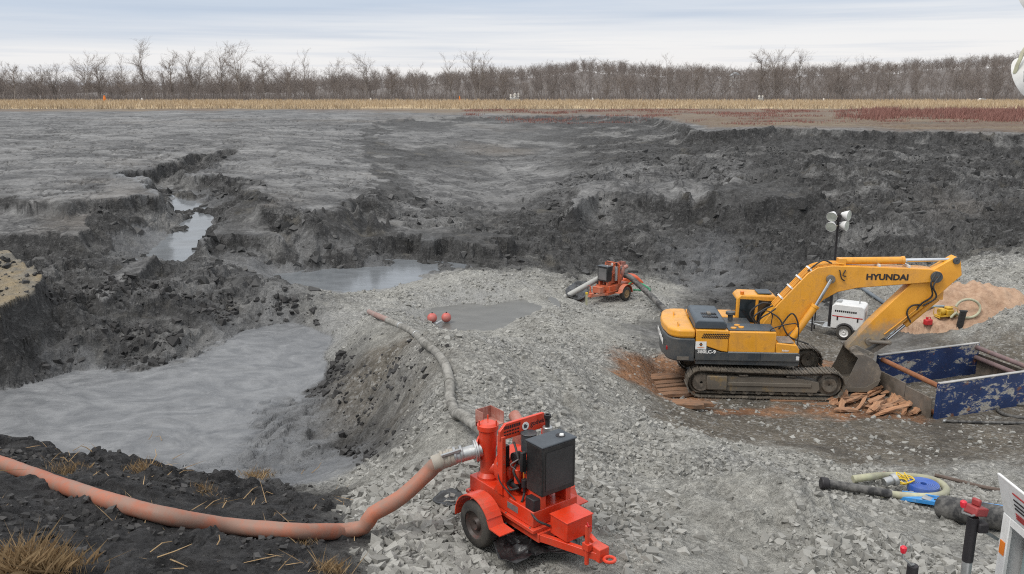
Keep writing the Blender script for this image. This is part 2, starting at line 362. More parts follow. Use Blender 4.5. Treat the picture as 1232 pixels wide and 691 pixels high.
mo, to = terrace([(-120,372),(0,365),(18,350),(47,333),(40,325),(12,311),(-30,306),(-120,306)], -7.1, 0.9, (-0.03, 0.10), 4, .35, 7)
terrace([(110,345),(150,322),(190,316),(150,338),(125,352)], -8.0, 0.6, (0.1, 0.1), 5, .2, ASH)
terrace([(686,246),(720,232),(775,233),(840,236),(856,236),(858,226),(790,218),(700,222)], -7.45, 0.9, (0, 0.03), 6, .35, ASH)
terrace([(862,238),(900,240),(985,238),(990,224),(900,222),(862,226)], -7.35, 1.4, (0, 0.03), 7, .5)
terrace([(400,300),(430,288),(470,286),(560,290),(600,292),(590,278),(500,272),(420,266)], -8.6, 1.0, (0, 0.05), 8, 1.3)
terrace([(245,292),(262,282),(300,280),(330,285),(320,262),(280,258),(262,270)], -7.9, 0.9, (0, 0.03), 11, .5)

# ------------------------------------------------------------------ small forms
c2, e2 = chunk(GX / 2.4 + jx, GY / 2.4 + jy, 101)
c1, e1 = chunk(GX / 0.95 + jx * .6, GY / 0.95 + jy * .6, 202)
c0, e0 = chunk(GX / 0.38, GY / 0.38, 303)
bump = 0.60 * fbm(GX / 3.4, GY / 3.4, 61, 6, .56) + 1.05 * c2 + 0.85 * c1 + 0.45 * c0 + .25 * ridged(GX / .8, GY / .8, 66, 3) - 0.25 * sstep(.12, 0, e2) - 0.12 * sstep(.1, 0, e1)
H = H + rough * bump * np.where(rough > .12, 1.25, 1.0)
# smooth swells on the ash, and thin drying cracks across it
soft = np.clip(1 - rough / .15, 0, 1)
H = H + soft * 0.07 * np.clip(GY / 45, .2, 1.2) * fbm(GX / 5.5, GY / 3.0, 71, 4)
H = H + KW[GRAV] * (GY > 13) * sstep(12.5, 16, GY) * (0.16 * fbm(GX / 2.6, GY / 2.6, 73, 4) + .07 * ridged(GX / 1.6, GY / 1.6, 74, 3))
crk, cke = chunk(GX / 5.0 + jx * 1.2, GY / 2.2 + jy * 1.2, 404)
H = H - on_top * (GY < 110) * 0.10 * sstep(.05, 0.0, cke)
rg_ = 1 - np.abs(perlin(GX / 13 + jx * .5, GY / 9 + jy * .5, 505)) * 2
H = H - on_top * (GY < 125) * (GY > 40) * .22 * sstep(.84, .98, rg_)
# steps in the central slope: flow benches
cen = np.exp(-((GX / GY + 0.07) / 0.13) ** 2) * sstep(44, 52, GY) * (1 - sstep(100, 120, GY))
st = H * 2.2 + 0.8 * fbm(GX / 6, GY / 4, 81, 4)
H = H + cen * 0.16 * (np.abs((st % 1.0) - 0.5) * 2 - 0.5)
rw0 = sstep(0.04, 0.16, GX / GY) * sstep(46, 51, GY) * (1 - sstep(74, 80, GY)) * (1 - on_top)
H = H + rw0 * (.55 * fbm(GX / 7, GY / 5, 611, 3) + .35 * ridged(GX / 4, GY / 3.2, 612, 3) + .5 * chunk(GX / 3.6 + jx, GY / 2.6 + jy, 613)[0])
rw = sstep(0.10, 0.2, GX / GY) * sstep(47, 52, GY) * (1 - sstep(78, 84, GY)) * (1 - on_top)
st = H * 1.1 + 0.9 * fbm(GX / 7, GY / 5, 91, 4)
H = H + rw * 0.22 * (sstep(0.55, 0.95, st % 1.0) - (st % 1.0))
far_z = np.where(GY > 280, 0, 0.0)
# ------------------------------------------------------------------ levels that fluids settle to
def fill(poly, level, soft_edge=0.06):
    pp = np.array([P(a, b, level)[:2] for a, b in poly])
    s = poly_sd(GX, GY, pp)
    m = (s > 0) & (H < level)
    deep = np.where(m, np.clip((level - H) / soft_edge, 0, 1), 0)
    return m, deep
mud_poly = [(-260,530),(-260,440),(0,452),(120,425),(250,398),(345,383),(425,400),(410,440),(370,500),(345,560),(200,590),(0,590),(-200,590)]
MUD_Z = -9.8
mm, md = fill(mud_poly, MUD_Z, .12)
flow = 0.035 * fbm(GX / 2.2 + 0.6 * fbm(GX / 3, GY / 3, 17, 2), GY / 1.1, 18, 4)
H = np.where(mm, MUD_Z + flow * md - 0.02 * (1 - md), H)
for kk in range(7): KW[kk] = np.where(mm, KW[kk] * (1 - md) + (kk == MUD) * md, KW[kk])
# tops of the flat are ash, the field begins farther out
fieldm = np.zeros_like(GY)
fedge_px = [(-400,134),(0,134.0),(200,133.5),(330,132.5),(440,134),(520,135),(600,136),(640,136.5),(760,138.5),(800,141),(830,146),(850,152),(900,152),(1000,153),(1150,155),(1232,157.5),(1600,158)]
fx = np.array([(a - CX) / FPX for a, b in fedge_px]); fy = np.array([P(616, b, -4.1)[1] for a, b in fedge_px])
fd = np.interp(GX / GY, fx, fy)
fieldm = sstep(-.06, .06, np.log(GY / fd) + 0.05 * fbm(GX / 9, GY / 14, 23, 4))
fieldm *= on_top
for kk in range(7):
    KW[kk] = KW[kk] * (1 - on_top) + (kk == ASH) * on_top * (1 - fieldm) + (kk == FIELD) * on_top * fieldm
soft_c = cliff * sstep(.0, .35, np.clip((upper - base), 0, 1)) + 0 * cliff
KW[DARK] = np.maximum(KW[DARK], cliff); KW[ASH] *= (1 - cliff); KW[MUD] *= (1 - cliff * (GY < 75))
TAN = np.zeros_like(GY)
for m_, t_, k_ in TOPS:
    if k_ == 7: TAN[m_] = np.maximum(TAN[m_], t_); k_ = ASH
    for kk in range(7): a_ = KW[kk]; a_[m_] = np.where(t_, (kk == k_) * 1.0, a_[m_])
# orange clay spread round the excavator
OR = np.zeros_like(GY)
for poly_, soft_ in (([(728,492),(745,452),(800,432),(860,432),(860,486),(800,494)], .5), ([(840,496),(1000,486),(1060,478),(1112,494),(1100,506),(1010,508),(930,500),(860,505)], .45), ([(935,424),(1010,430),(1012,446),(940,440)], .4)):
    pp_ = np.array([P(a, b, -10.45)[:2] for a, b in poly_]); m_ = (GY > 22) & (GY < 40) & (GX > 0)
    sd_ = np.full(GY.shape, -9.0); sd_[m_] = poly_sd(GX[m_], GY[m_], pp_)
    OR = np.maximum(OR, sstep(-soft_, soft_, sd_ + .55 * fbm(GX * .9, GY * .9, 57, 4)))
H = np.where(GY > 225, H, H)
# wooded hill beyond the field
ub = GX / np.maximum(GY, 1)
hill_px = np.interp(ub * FPX + CX, [-200, 0, 300, 520, 700, 880, 1000, 1232, 1450], [-3, -4, -3, 3, 12, 7, 10, 17, 20])
hl = sstep(300, 620, GY) * hill_px + 2.6 * fbm(GX / 38, GY / 60, 29, 4) * sstep(320, 450, GY) - sstep(1200, 3000, GY) * 30
H = H + hl

# ------------------------------------------------------------------ pads levelled under the machines
for mx_, my_, rx_, hh_ in ((700, 500, 2.2, .45), (640, 452, 2.6, .45), (905, 628, 1.5, .50), (990, 640, 1.6, .40), (830, 590, 1.2, -.35), (770, 455, 1.6, -.30), (850, 540, 1.8, .30), (690, 425, 1.4, -.35), (1150, 345, 3.0, .5), (560, 345, 1.5, .25), (650, 350, 1.3, .2), (1040, 560, 1.4, .22)):
    q_ = P(mx_, my_, float(np.interp(my_, [340, 420, 460, 500, 560, 640], [-9.6, -9.0, -8.2, -7.9, -8.4, -7.6])))
    H = H + hh_ * np.exp(-(((GX - q_[0]) / rx_) ** 2 + ((GY - q_[1]) / (rx_ * .9)) ** 2)) * (1 + .5 * fbm(GX / 1.3, GY / 1.3, 83, 4))
def pad(x, y, hx, hy, yaw, zr, soft):
    global H
    c, s_ = math.cos(yaw), math.sin(yaw)
    lx = c * (GX - x) + s_ * (GY - y); ly = -s_ * (GX - x) + c * (GY - y)
    d = np.maximum(np.abs(lx) - hx, np.abs(ly) - hy)
    t = 1 - sstep(0, soft, d); H = H * (1 - t) + (zr + 0.02 * fbm(GX * 1.5, GY * 1.5, 33, 3)) * t
pad(8.8, 29.3, 3.0, 1.9, R(-4), -10.52, 1.2)
pad(.6, 11.4, 1.5, .8, R(-52), -6.72, .7)
pad(4.9, 41.6, 1.5, .8, R(226), -10.52, .8)
pad(15.3, 36.6, 1.3, 1.2, R(-20), -11.0, .8)
pad(15.6, 28.4, 3.0, 1.8, R(19), -10.62, .8)
# take the saw teeth off the steepest faces
sl = np.abs(np.gradient(H, axis=0)) / np.gradient(YS)[:, None] + np.abs(np.gradient(H, axis=1)) / np.gradient(GX, axis=1)
Hs = H.copy()
Hs[:, 1:-1] = .5 * H[:, 1:-1] + .25 * (H[:, :-2] + H[:, 2:]); H2 = Hs.copy(); H2[1:-1] = .5 * Hs[1:-1] + .25 * (Hs[:-2] + Hs[2:])
ts = sstep(1.6, 3.4, sl) * (GY < 120) * .45; H = H * (1 - ts) + H2 * ts
HZ = H + CAMZ

def ground_z(x, y):
    u = np.asarray(x, float) / np.asarray(y, float)
    fu = np.clip((u - US[0]) / (US[1] - US[0]), 0, NC - 1.001); iu = fu.astype(int); tu = fu - iu
    ir = np.clip(np.searchsorted(YS, y) - 1, 0, NR - 2); tr = np.clip((y - YS[ir]) / (YS[ir + 1] - YS[ir]), 0, 1)
    return (HZ[ir, iu] * (1 - tu) + HZ[ir, iu + 1] * tu) * (1 - tr) + (HZ[ir + 1, iu] * (1 - tu) + HZ[ir + 1, iu + 1] * tu) * tr
def kind_at(x, y):
    u = np.asarray(x, float) / np.asarray(y, float)
    iu = np.clip(((u - US[0]) / (US[1] - US[0]) + .5).astype(int), 0, NC - 1); ir = np.clip(np.searchsorted(YS, y), 0, NR - 1)
    return KW[:, ir, iu], rough[ir, iu], mm[ir, iu]
def G(px, py, lift=0.0):                       # first hit of a photograph ray with the ground
    r = ray(px, py); t = np.linspace(4, 300, 30000) / r[1]
    pts = np.array([0, 0, CAMZ]) + r * t[:, None]
    gz = ground_z(pts[:, 0], pts[:, 1]); hit = np.nonzero(pts[:, 2] <= gz + lift)[0]
    p = pts[hit[0]] if len(hit) else pts[-1]
    return Vector((p[0], p[1], p[2]))
def gz(x, y): return float(ground_z(np.array([x]), np.array([y]))[0])
# ------------------------------------------------------------------ materials
def new_mat(name):
    m = bpy.data.materials.new(name); m.use_nodes = True
    return m, m.node_tree, m.node_tree.nodes['Principled BSDF']
class NT:
    """small helper to wire node trees"""
    def __init__(s, nt): s.nt = nt; s.tc = None
    def n(s, t, **kw):
        o = s.nt.nodes.new(t)
        for k, v in kw.items(): setattr(o, k, v)
        return o
    def l(s, a, b): s.nt.links.new(a, b)
    def co(s, which='Object'):
        if s.tc is None: s.tc = s.n('ShaderNodeTexCoord')
        return s.tc.outputs[which]
    def mapped(s, scale, loc=(0, 0, 0), rot=(0, 0, 0), which='Object'):
        m = s.n('ShaderNodeMapping'); m.inputs['Scale'].default_value = scale; m.inputs['Location'].default_value = loc; m.inputs['Rotation'].default_value = rot
        s.l(s.co(which), m.inputs['Vector']); return m.outputs[0]
    def noise(s, scale, detail=5, rough=.55, vec=None, dist=0.0):
        o = s.n('ShaderNodeTexNoise'); o.inputs['Scale'].default_value = scale; o.inputs['Detail'].default_value = detail
        o.inputs['Roughness'].default_value = rough; o.inputs['Distortion'].default_value = dist
        s.l(vec if vec is not None else s.co(), o.inputs['Vector']); return o.outputs['Fac']
    def voro(s, scale, vec=None, feature='F1', rnd=1.0):
        o = s.n('ShaderNodeTexVoronoi'); o.feature = feature; o.inputs['Scale'].default_value = scale; o.inputs['Randomness'].default_value = rnd
        s.l(vec if vec is not None else s.co(), o.inputs['Vector']); return o
    def rng(s, v, a, b, c=0.0, d=1.0):
        o = s.n('ShaderNodeMapRange'); o.inputs['From Min'].default_value = a; o.inputs['From Max'].default_value = b
        o.inputs['To Min'].default_value = c; o.inputs['To Max'].default_value = d; s.l(v, o.inputs['Value']); return o.outputs[0]
    def mix(s, f, a, b, mode='MIX'):
        o = s.n('ShaderNodeMix', data_type='RGBA', blend_type=mode)
        for sock, v in (('Factor', f), ('A', a), ('B', b)):
            if isinstance(v, (int, float)): o.inputs[sock].default_value = v
            elif isinstance(v, tuple): o.inputs[sock].default_value = (*v[:3], 1)
            else: s.l(v, o.inputs[sock])
        return o.outputs['Result']
    def math(s, op, a, b=0.0, c=None):
        o = s.n('ShaderNodeMath', operation=op)
        for i, v in enumerate((a, b, c)):
            if v is None: continue
            if isinstance(v, (int, float)): o.inputs[i].default_value = v
            else: s.l(v, o.inputs[i])
        return o.outputs[0]
    def attr(s, name):
        o = s.n('ShaderNodeAttribute'); o.attribute_name = name; return o.outputs['Fac']
    def bump(s, h, dist, strength=1.0, normal=None):
        o = s.n('ShaderNodeBump'); o.inputs['Distance'].default_value = dist; o.inputs['Strength'].default_value = strength
        s.l(h, o.inputs['Height'])
        if normal is not None: s.l(normal, o.inputs['Normal'])
        return o.outputs[0]

def ground_material():
    m, nt, bs = new_mat('ground_soils'); t = NT(nt)
    wv = t.n('ShaderNodeTexNoise'); wv.inputs['Scale'].default_value = .9; wv.inputs['Detail'].default_value = 5; t.l(t.co(), wv.inputs['Vector'])
    va = t.n('ShaderNodeVectorMath', operation='MULTIPLY_ADD'); t.l(wv.outputs['Color'], va.inputs[0]); va.inputs[1].default_value = (2.2, 2.2, 0); t.l(t.co(), va.inputs[2]); t.n_vec = va.outputs[0]
    # ash: pale drying crust and darker damp streaks, drawn out along the flow
    fl = t.mapped((0.24, 0.34, 0.6), rot=(0, 0, R(-18)))
    n_a = t.noise(1.0, 8, .62, fl, 0.7); n_b = t.noise(0.9, 10, .7); n_c = t.noise(5.0, 6, .65)
    ash = t.mix(t.rng(n_a, .43, .57), (.030, .030, .031), (.138, .137, .136))
    ash = t.mix(t.rng(n_b, .46, .62, 0, .7), ash, (.060, .060, .061))
    ash = t.mix(t.rng(t.noise(.12, 9, .68, t.mapped((.8, 1.1, 1), rot=(0, 0, R(8))), .5), .50, .60, 0, .60), ash, (.21, .209, .206))
    ash = t.mix(t.rng(t.noise(.3, 9, .7, t.mapped((.7, 1.2, 1), loc=(9, 0, 0), rot=(0, 0, R(-4))), .3), .56, .64, 0, .8), ash, (.045, .045, .047))
    fl3 = t.mapped((0.35, 0.8, 1.0), loc=(4, 2, 0), rot=(0, 0, R(-12)))
    ash = t.mix(t.rng(t.noise(1.0, 7, .65, fl3, .4), .56, .70, 0, .55), ash, (.30, .298, .292))
    ash = t.mix(t.rng(n_c, .35, .75, 0, .35), ash, (.25, .248, .243))
    # brown stain where silt has washed over the ash
    ash = t.mix(t.rng(t.noise(0.055, 3, .5), .58, .72, 0, .55), ash, (.115, .098, .080))
    ve = t.voro(.30, t.n_vec, 'DISTANCE_TO_EDGE')
    ash = t.mix(t.rng(ve.outputs['Distance'], .0, .035, .75, 0), ash, (.028, .028, .029))
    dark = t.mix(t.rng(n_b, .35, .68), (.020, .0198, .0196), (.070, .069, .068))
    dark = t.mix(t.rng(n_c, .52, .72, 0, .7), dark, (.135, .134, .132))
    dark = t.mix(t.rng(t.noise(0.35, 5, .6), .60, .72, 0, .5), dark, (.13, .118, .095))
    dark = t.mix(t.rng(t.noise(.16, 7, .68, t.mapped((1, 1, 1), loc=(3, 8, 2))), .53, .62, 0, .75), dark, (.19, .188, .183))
    v1 = t.voro(11.0); v2 = t.voro(26.0)
    sepc = t.n('ShaderNodeSeparateColor'); t.l(v1.outputs['Color'], sepc.inputs[0])
    sep2 = t.n('ShaderNodeSeparateColor'); t.l(v2.outputs['Color'], sep2.inputs[0])
    gr = t.mix(t.rng(sepc.outputs[0], 0, 1), (.21, .207, .19), (.52, .513, .48))
    gr = t.mix(0.5, gr, t.mix(sep2.outputs[0], (.17, .168, .157), (.41, .407, .382)))
    gr = t.mix(t.rng(v1.outputs['Distance'], .45, .75, 0, .6), gr, (.10, .098, .092))  # gaps between stones darkened in the colour as painted shade
    fines = t.mix(t.rng(n_c, .3, .7), (.265, .260, .234), (.385, .378, .345))
    gr = t.mix(t.rng(t.noise(0.32, 6, .65), .42, .56, 0, .85), gr, fines)
    gr = t.mix(t.rng(t.noise(0.5, 4, .6, t.mapped((1, 1, 1), loc=(7, 3, 1))), .56, .70, 0, .55), gr, (.145, .137, .118))
    mudv = t.mapped((0.60, 0.85, 1.0), rot=(0, 0, R(24)))
    n_m = t.noise(.75, 9, .60, mudv, 2.4)
    mud = t.mix(t.rng(n_m, .36, .64), (.102, .106, .112), (.180, .184, .189))
    mud = t.mix(t.rng(t.noise(2.6, 5, .6, mudv, 2.0), .60, .72, 0, .5), mud, (.24, .243, .245))
    mud = t.mix(t.rng(t.noise(7.0, 6, .7, mudv, 1.0), .54, .70, 0, .6), mud, (.105, .108, .112))
    soil = t.mix(t.rng(n_c, .35, .7), (.020, .020, .021), (.052, .051, .052))
    soil = t.mix(t.rng(n_b, .52, .72, 0, .6), soil, (.075, .073, .072))
    dirt = t.mix(t.rng(n_b, .35, .68), (.092, .080, .063), (.168, .148, .119))
    dirt = t.mix(t.rng(sepc.outputs[1], .72, .95, 0, .6), dirt, (.34, .335, .32))
    dirt = t.mix(t.rng(t.noise(0.5, 5, .6), .52, .66, 0, .75), dirt, (.075, .067, .057))
    fv = t.mapped((0.05, 0.16, 0.3))
    n_f = t.noise(1.0, 6, .6, fv)
    field = t.mix(t.rng(n_f, .38, .62), (.105, .068, .045), (.15, .114, .074))
    field = t.mix(t.rng(t.noise(1.3, 5, .6, fv), .55, .70, 0, .8), field, (.085, .074, .056))
    sx = t.n('ShaderNodeSeparateXYZ'); t.l(t.co(), sx.inputs[0])
    gold = t.rng(t.math('MULTIPLY_ADD', n_f, 14.0, sx.outputs['Y']), 160, 170)
    field = t.mix(gold, field, t.mix(t.rng(n_f, .35, .65), (.36, .255, .13), (.48, .37, .21)))
    wood = t.rng(sx.outputs['Y'], 218, 232)
    field = t.mix(wood, field, t.mix(t.rng(t.noise(0.12, 8, .7), .35, .65), (.10, .085, .076), (.165, .145, .132)))
    orange = t.mix(t.rng(n_b, .36, .66), (.175, .085, .042), (.33, .175, .092))
    orange = t.mix(t.rng(n_c, .48, .66, 0, .7), orange, (.13, .075, .045)); orange = t.mix(t.rng(sepc.outputs[1], .84, .97, 0, .6), orange, (.33, .31, .28))
    c = ash
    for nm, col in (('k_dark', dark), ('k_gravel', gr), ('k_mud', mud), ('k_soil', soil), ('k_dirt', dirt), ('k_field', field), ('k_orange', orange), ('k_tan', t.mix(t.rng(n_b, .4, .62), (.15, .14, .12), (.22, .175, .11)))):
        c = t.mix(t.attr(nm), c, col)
    # uneven damp and grain at every scale
    g1 = t.noise(2.2, 12, .78); g2 = t.noise(9.0, 8, .75)
    gm = t.math('MULTIPLY', t.rng(g1, .32, .68, .62, 1.40), t.rng(g2, .34, .66, .68, 1.32))
    c = t.mix(t.math('SUBTRACT', 1.0, t.math('MAXIMUM', t.math('MULTIPLY', t.math('MAXIMUM', t.attr('k_field'), t.attr('k_mud')), .80), t.rng(t.attr('k_rough'), 0, 1, .55, 0))), c, t.mix(1.0, c, gm, 'MULTIPLY'))
    t.l(c, bs.inputs['Base Color'])
    rg = t.math('MINIMUM', t.rng(t.attr('k_mud'), 0, 1, .92, .40), t.rng(t.attr('k_rough'), 0, .6, .66, .95))
    t.l(rg, bs.inputs['Roughness'])
    bs.inputs['Specular IOR Level'].default_value = 0.35
    # relief finer than the mesh
    kr = t.attr('k_rough')
    b = t.bump(t.math('MULTIPLY', n_c, t.rng(kr, 0, 1, .25, 1)), 0.14, 0.8)
    b = t.bump(t.math('MULTIPLY', g1, t.rng(kr, 0, 1, .10, 1)), .16, .7, b)
    gh = t.math('MULTIPLY', t.math('SUBTRACT', 0.7, v1.outputs['Distance']), t.attr('k_gravel'))
    b = t.bump(gh, 0.055, 0.9, b)
    n_d = t.noise(14.0, 6, .7)
    roughish = t.math('SUBTRACT', 1.0, t.attr('k_mud'))
    b = t.bump(t.math('MULTIPLY', n_d, t.math('MULTIPLY', roughish, t.rng(kr, 0, 1, .3, 1))), 0.055, 0.9, b)
    b = t.bump(t.math('MULTIPLY', n_m, t.attr('k_mud')), 0.03, 0.35, b)
    t.l(b, bs.inputs['Normal'])
    return m

def simple_mat(name, col, rough=0.5, metal=0.0, wear=None, wear_amt=0.35, wear_scale=6.0, bump=0.0, spec=0.5, grime=None, coat=0.0):
    """paint or plain material with uneven tone, wear patches and grime with a shape of their own"""
    m, nt, bs = new_mat(name); t = NT(nt)
    n = t.noise(wear_scale, 7, .65); n2 = t.noise(wear_scale * 0.35, 4, .6); n3 = t.noise(wear_scale * 7, 4, .6)
    dk = tuple(max(0, c * 0.80) for c in col); lt = tuple(min(1, c * 1.10 + .008) for c in col)
    c = t.mix(t.rng(n2, .35, .65), dk, lt)
    if wear: c = t.mix(t.rng(n, .62 - .22 * wear_amt, .74 - .12 * wear_amt, 0, min(1, .45 + wear_amt)), c, wear)
    if grime:
        sv_ = t.noise(1.0, 6, .7, t.mapped((7, 7, .7)))
        c = t.mix(t.rng(t.math('MULTIPLY_ADD', n3, .25, sv_), .66, .84, 0, .55), c, grime)
        c = t.mix(t.rng(t.math('MULTIPLY_ADD', n3, .35, n2), .58, .86, 0, .75), c, grime)
    t.l(c, bs.inputs['Base Color'])
    t.l(t.rng(n, .3, .7, max(.05, rough - .10), min(1, rough + .14)), bs.inputs['Roughness'])
    bs.inputs['Metallic'].default_value = metal
    bs.inputs['Specular IOR Level'].default_value = spec
    if coat: bs.inputs['Coat Weight'].default_value = coat
    if bump: t.l(t.bump(n, bump, .6), bs.inputs['Normal'])
    return m

def water_material(name, col, rough):
    m, nt, bs = new_mat(name); t = NT(nt)
    n = t.noise(0.8, 5, .6, t.mapped((1, 2.0, 1)))
    c = t.mix(t.rng(n, .4, .65), col, tuple(x * 1.25 for x in col)); t.l(c, bs.inputs['Base Color'])
    bs.inputs['Roughness'].default_value = rough; bs.inputs['IOR'].default_value = 1.33
    bs.inputs['Specular IOR Level'].default_value = 0.6
    t.l(t.bump(t.noise(3.5, 3, .5, t.mapped((1, 2.4, 1))), 0.012, .35), bs.inputs['Normal'])
    return m

# ------------------------------------------------------------------ mesh helpers
def tag(o, label=None, cat=None, group=None, kind=None):
    if label: o['label'] = label
    if cat: o['category'] = cat
    if group: o['group'] = group
    if kind: o['kind'] = kind
    return o
def empty(name, loc, rz=0.0, rx=0.0, ry=0.0):
    o = bpy.data.objects.new(name, None); o.empty_display_size = 0.2
    o.location = loc; o.rotation_euler = (rx, ry, rz); COL.objects.link(o); return o
def mesh_from(name, v, f, smooth=None):
    me = bpy.data.meshes.new(name); me.from_pydata(v, [], f); me.update()
    if smooth is not None:
        me.shade_smooth()
        if smooth < 179: me.set_sharp_from_angle(angle=R(smooth))
    return me
def mesh_tris(name, V, T, smooth=False):       # numpy arrays -> mesh, fast
    me = bpy.data.meshes.new(name); V = np.ascontiguousarray(V, np.float32); T = np.ascontiguousarray(T, np.int32)
    n, k = T.shape
    me.vertices.add(len(V)); me.vertices.foreach_set('co', V.ravel())
    me.loops.add(n * k); me.loops.foreach_set('vertex_index', T.ravel())
    me.polygons.add(n); me.polygons.foreach_set('loop_start', np.arange(0, n * k, k, dtype=np.int32))
    me.update(calc_edges=True)
    if smooth: me.shade_smooth()
    else: me.shade_flat()
    return me
def link(name, me, mat=None, parent=None, loc=None, rot=None):
    o = bpy.data.objects.new(name, me)
    if mat is not None and not me.materials: me.materials.append(mat)
    COL.objects.link(o)
    if parent is not None: o.parent = parent
    if loc is not None: o.location = loc
    if rot is not None: o.rotation_euler = rot
    return o
def smooth_path(pts, step=0.12, closed=False):
    p = [Vector(q) for q in pts]; out = []; n = len(p)
    rngi = range(n) if closed else range(n - 1)
    for i in rngi:
        p1, p2 = p[i % n], p[(i + 1) % n]
        p0 = p[(i - 1) % n] if (closed or i > 0) else p1 * 2 - p2
        p3 = p[(i + 2) % n] if (closed or i + 2 < n) else p2 * 2 - p1
        k = max(2, int((p2 - p1).length / step))
        for j in range(k):
            t = j / k
            out.append(0.5 * ((2 * p1) + (p2 - p0) * t + (2 * p0 - 5 * p1 + 4 * p2 - p3) * t * t + (3 * p1 - p0 - 3 * p2 + p3) * t ** 3))
    if not closed: out.append(p[-1])
    return out
class MB:
    """collects simple shapes into one mesh"""
    def __init__(s): s.v = []; s.f = []
    def add(s, v, f):
        o = len(s.v); s.v += [tuple(q) for q in v]; s.f += [tuple(i + o for i in q) for q in f]; return s
    def box(s, x0, x1, y0, y1, z0, z1, M=None):
        v = [Vector(q) for q in ((x0, y0, z0), (x1, y0, z0), (x1, y1, z0), (x0, y1, z0), (x0, y0, z1), (x1, y0, z1), (x1, y1, z1), (x0, y1, z1))]
        if M is not None: v = [M @ q for q in v]
        return s.add(v, [(0, 3, 2, 1), (4, 5, 6, 7), (0, 1, 5, 4), (1, 2, 6, 5), (2, 3, 7, 6), (3, 0, 4, 7)])
    def prism(s, poly, a, b, axis='y', M=None):   # poly in the plane across the axis
        n = len(poly)
        area = sum(poly[i][0] * poly[(i + 1) % n][1] - poly[(i + 1) % n][0] * poly[i][1] for i in range(n))
        pl = list(poly) if area > 0 else list(poly)[::-1]
        def mk(p, c):
            return Vector((p[0], c, p[1])) if axis == 'y' else Vector((p[0], p[1], c)) if axis == 'z' else Vector((c, p[0], p[1]))
        v = [mk(p, a) for p in pl] + [mk(p, b) for p in pl]
        flip = (axis == 'y')
        f0 = tuple(range(n)); f1 = tuple(range(2 * n - 1, n - 1, -1))
        fs = [f0[::-1], f1[::-1]] + [(i, (i + 1) % n, n + (i + 1) % n, n + i) for i in range(n)]
        if flip: fs = [q[::-1] for q in fs]
        if M is not None: v = [M @ q for q in v]
        return s.add(v, fs)
    def tube(s, pts, r, n=12, caps=True, closed=False):
        pts = [Vector(p) for p in pts]; m = len(pts)
        rr = r if hasattr(r, '__len__') else [r] * m
        t0 = (pts[1] - pts[0]).normalized(); up = Vector((0, 0, 1)) if abs(t0.z) < .9 else Vector((1, 0, 0))
        a = t0.cross(up).normalized(); o = len(s.v); prev = t0
        for i in range(m):
            t = ((pts[(i + 1) % m] - pts[i - 1]) if closed else (pts[min(i + 1, m - 1)] - pts[max(i - 1, 0)]))
            t = t.normalized() if t.length > 1e-9 else prev
            a = (a - t * a.dot(t)); a = a.normalized() if a.length > 1e-6 else t.orthogonal().normalized()
            b = t.cross(a); prev = t
            for j in range(n):
                q = 2 * math.pi * j / n
                s.v.append(tuple(pts[i] + (a * math.cos(q) + b * math.sin(q)) * rr[i]))
        rings = m if closed else m - 1
        for i in range(rings):
            i2 = (i + 1) % m
            for j in range(n):
                s.f.append((o + i * n + j, o + i * n + (j + 1) % n, o + i2 * n + (j + 1) % n, o + i2 * n + j))
        if caps and not closed:
            s.f.append(tuple(o + j for j in range(n))[::-1]); s.f.append(tuple(o + (m - 1) * n + j for j in range(n)))
        return s
    def cyl(s, p0, p1, r, n=16, r1=None): return s.tube([p0, p1], [r, r if r1 is None else r1], n)
    def ring(s, c, axis, prof, n=24):           # lathe: prof = [(radius, offset along axis)], closed profile
        c = Vector(c); ax = Vector(axis).normalized(); a = ax.orthogonal().normalized(); b = ax.cross(a); o = len(s.v); m = len(prof)
        for i in range(n):
            q = 2 * math.pi * i / n; d = a * math.cos(q) + b * math.sin(q)
            for r, h in prof: s.v.append(tuple(c + d * r + ax * h))
        for i in range(n):
            for j in range(m):
                i2 = (i + 1) % n; j2 = (j + 1) % m
                s.f.append((o + i * m + j, o + i * m + j2, o + i2 * m + j2, o + i2 * m + j))
        return s
    def beam(s, p0, p1, w, h, up=(0, 0, 1)):     # rectangular bar
        p0, p1 = Vector(p0), Vector(p1); d = (p1 - p0); L = d.length; d.normalize()
        u = Vector(up); side = d.cross(u).normalized() if d.cross(u).length > 1e-6 else d.orthogonal().normalized(); u = side.cross(d)
        M = Matrix((d, side, u)).transposed().to_4x4(); M.translation = p0
        return s.box(0, L, -w / 2, w / 2, -h / 2, h / 2, M)
    def build(s, name, mat, parent=None, bevel=0.0, smooth=38, seg=2, loc=None, rot=None):
        bm = bmesh.new(); vs = [bm.verts.new(q) for q in s.v]
        for q in s.f:
            try: bm.faces.new([vs[i] for i in q])
            except ValueError: pass
        bmesh.ops.recalc_face_normals(bm, faces=bm.faces)
        me = bpy.data.meshes.new(name); bm.to_mesh(me); bm.free()
        me.shade_smooth(); me.set_sharp_from_angle(angle=R(smooth))
        o = link(name, me, mat, parent, loc, rot)
        if bevel:
            md_ = o.modifiers.new('bevel', 'BEVEL'); md_.width = bevel; md_.segments = seg; md_.limit_method = 'ANGLE'; md_.angle_limit = R(40); md_.harden_normals = False
        return o
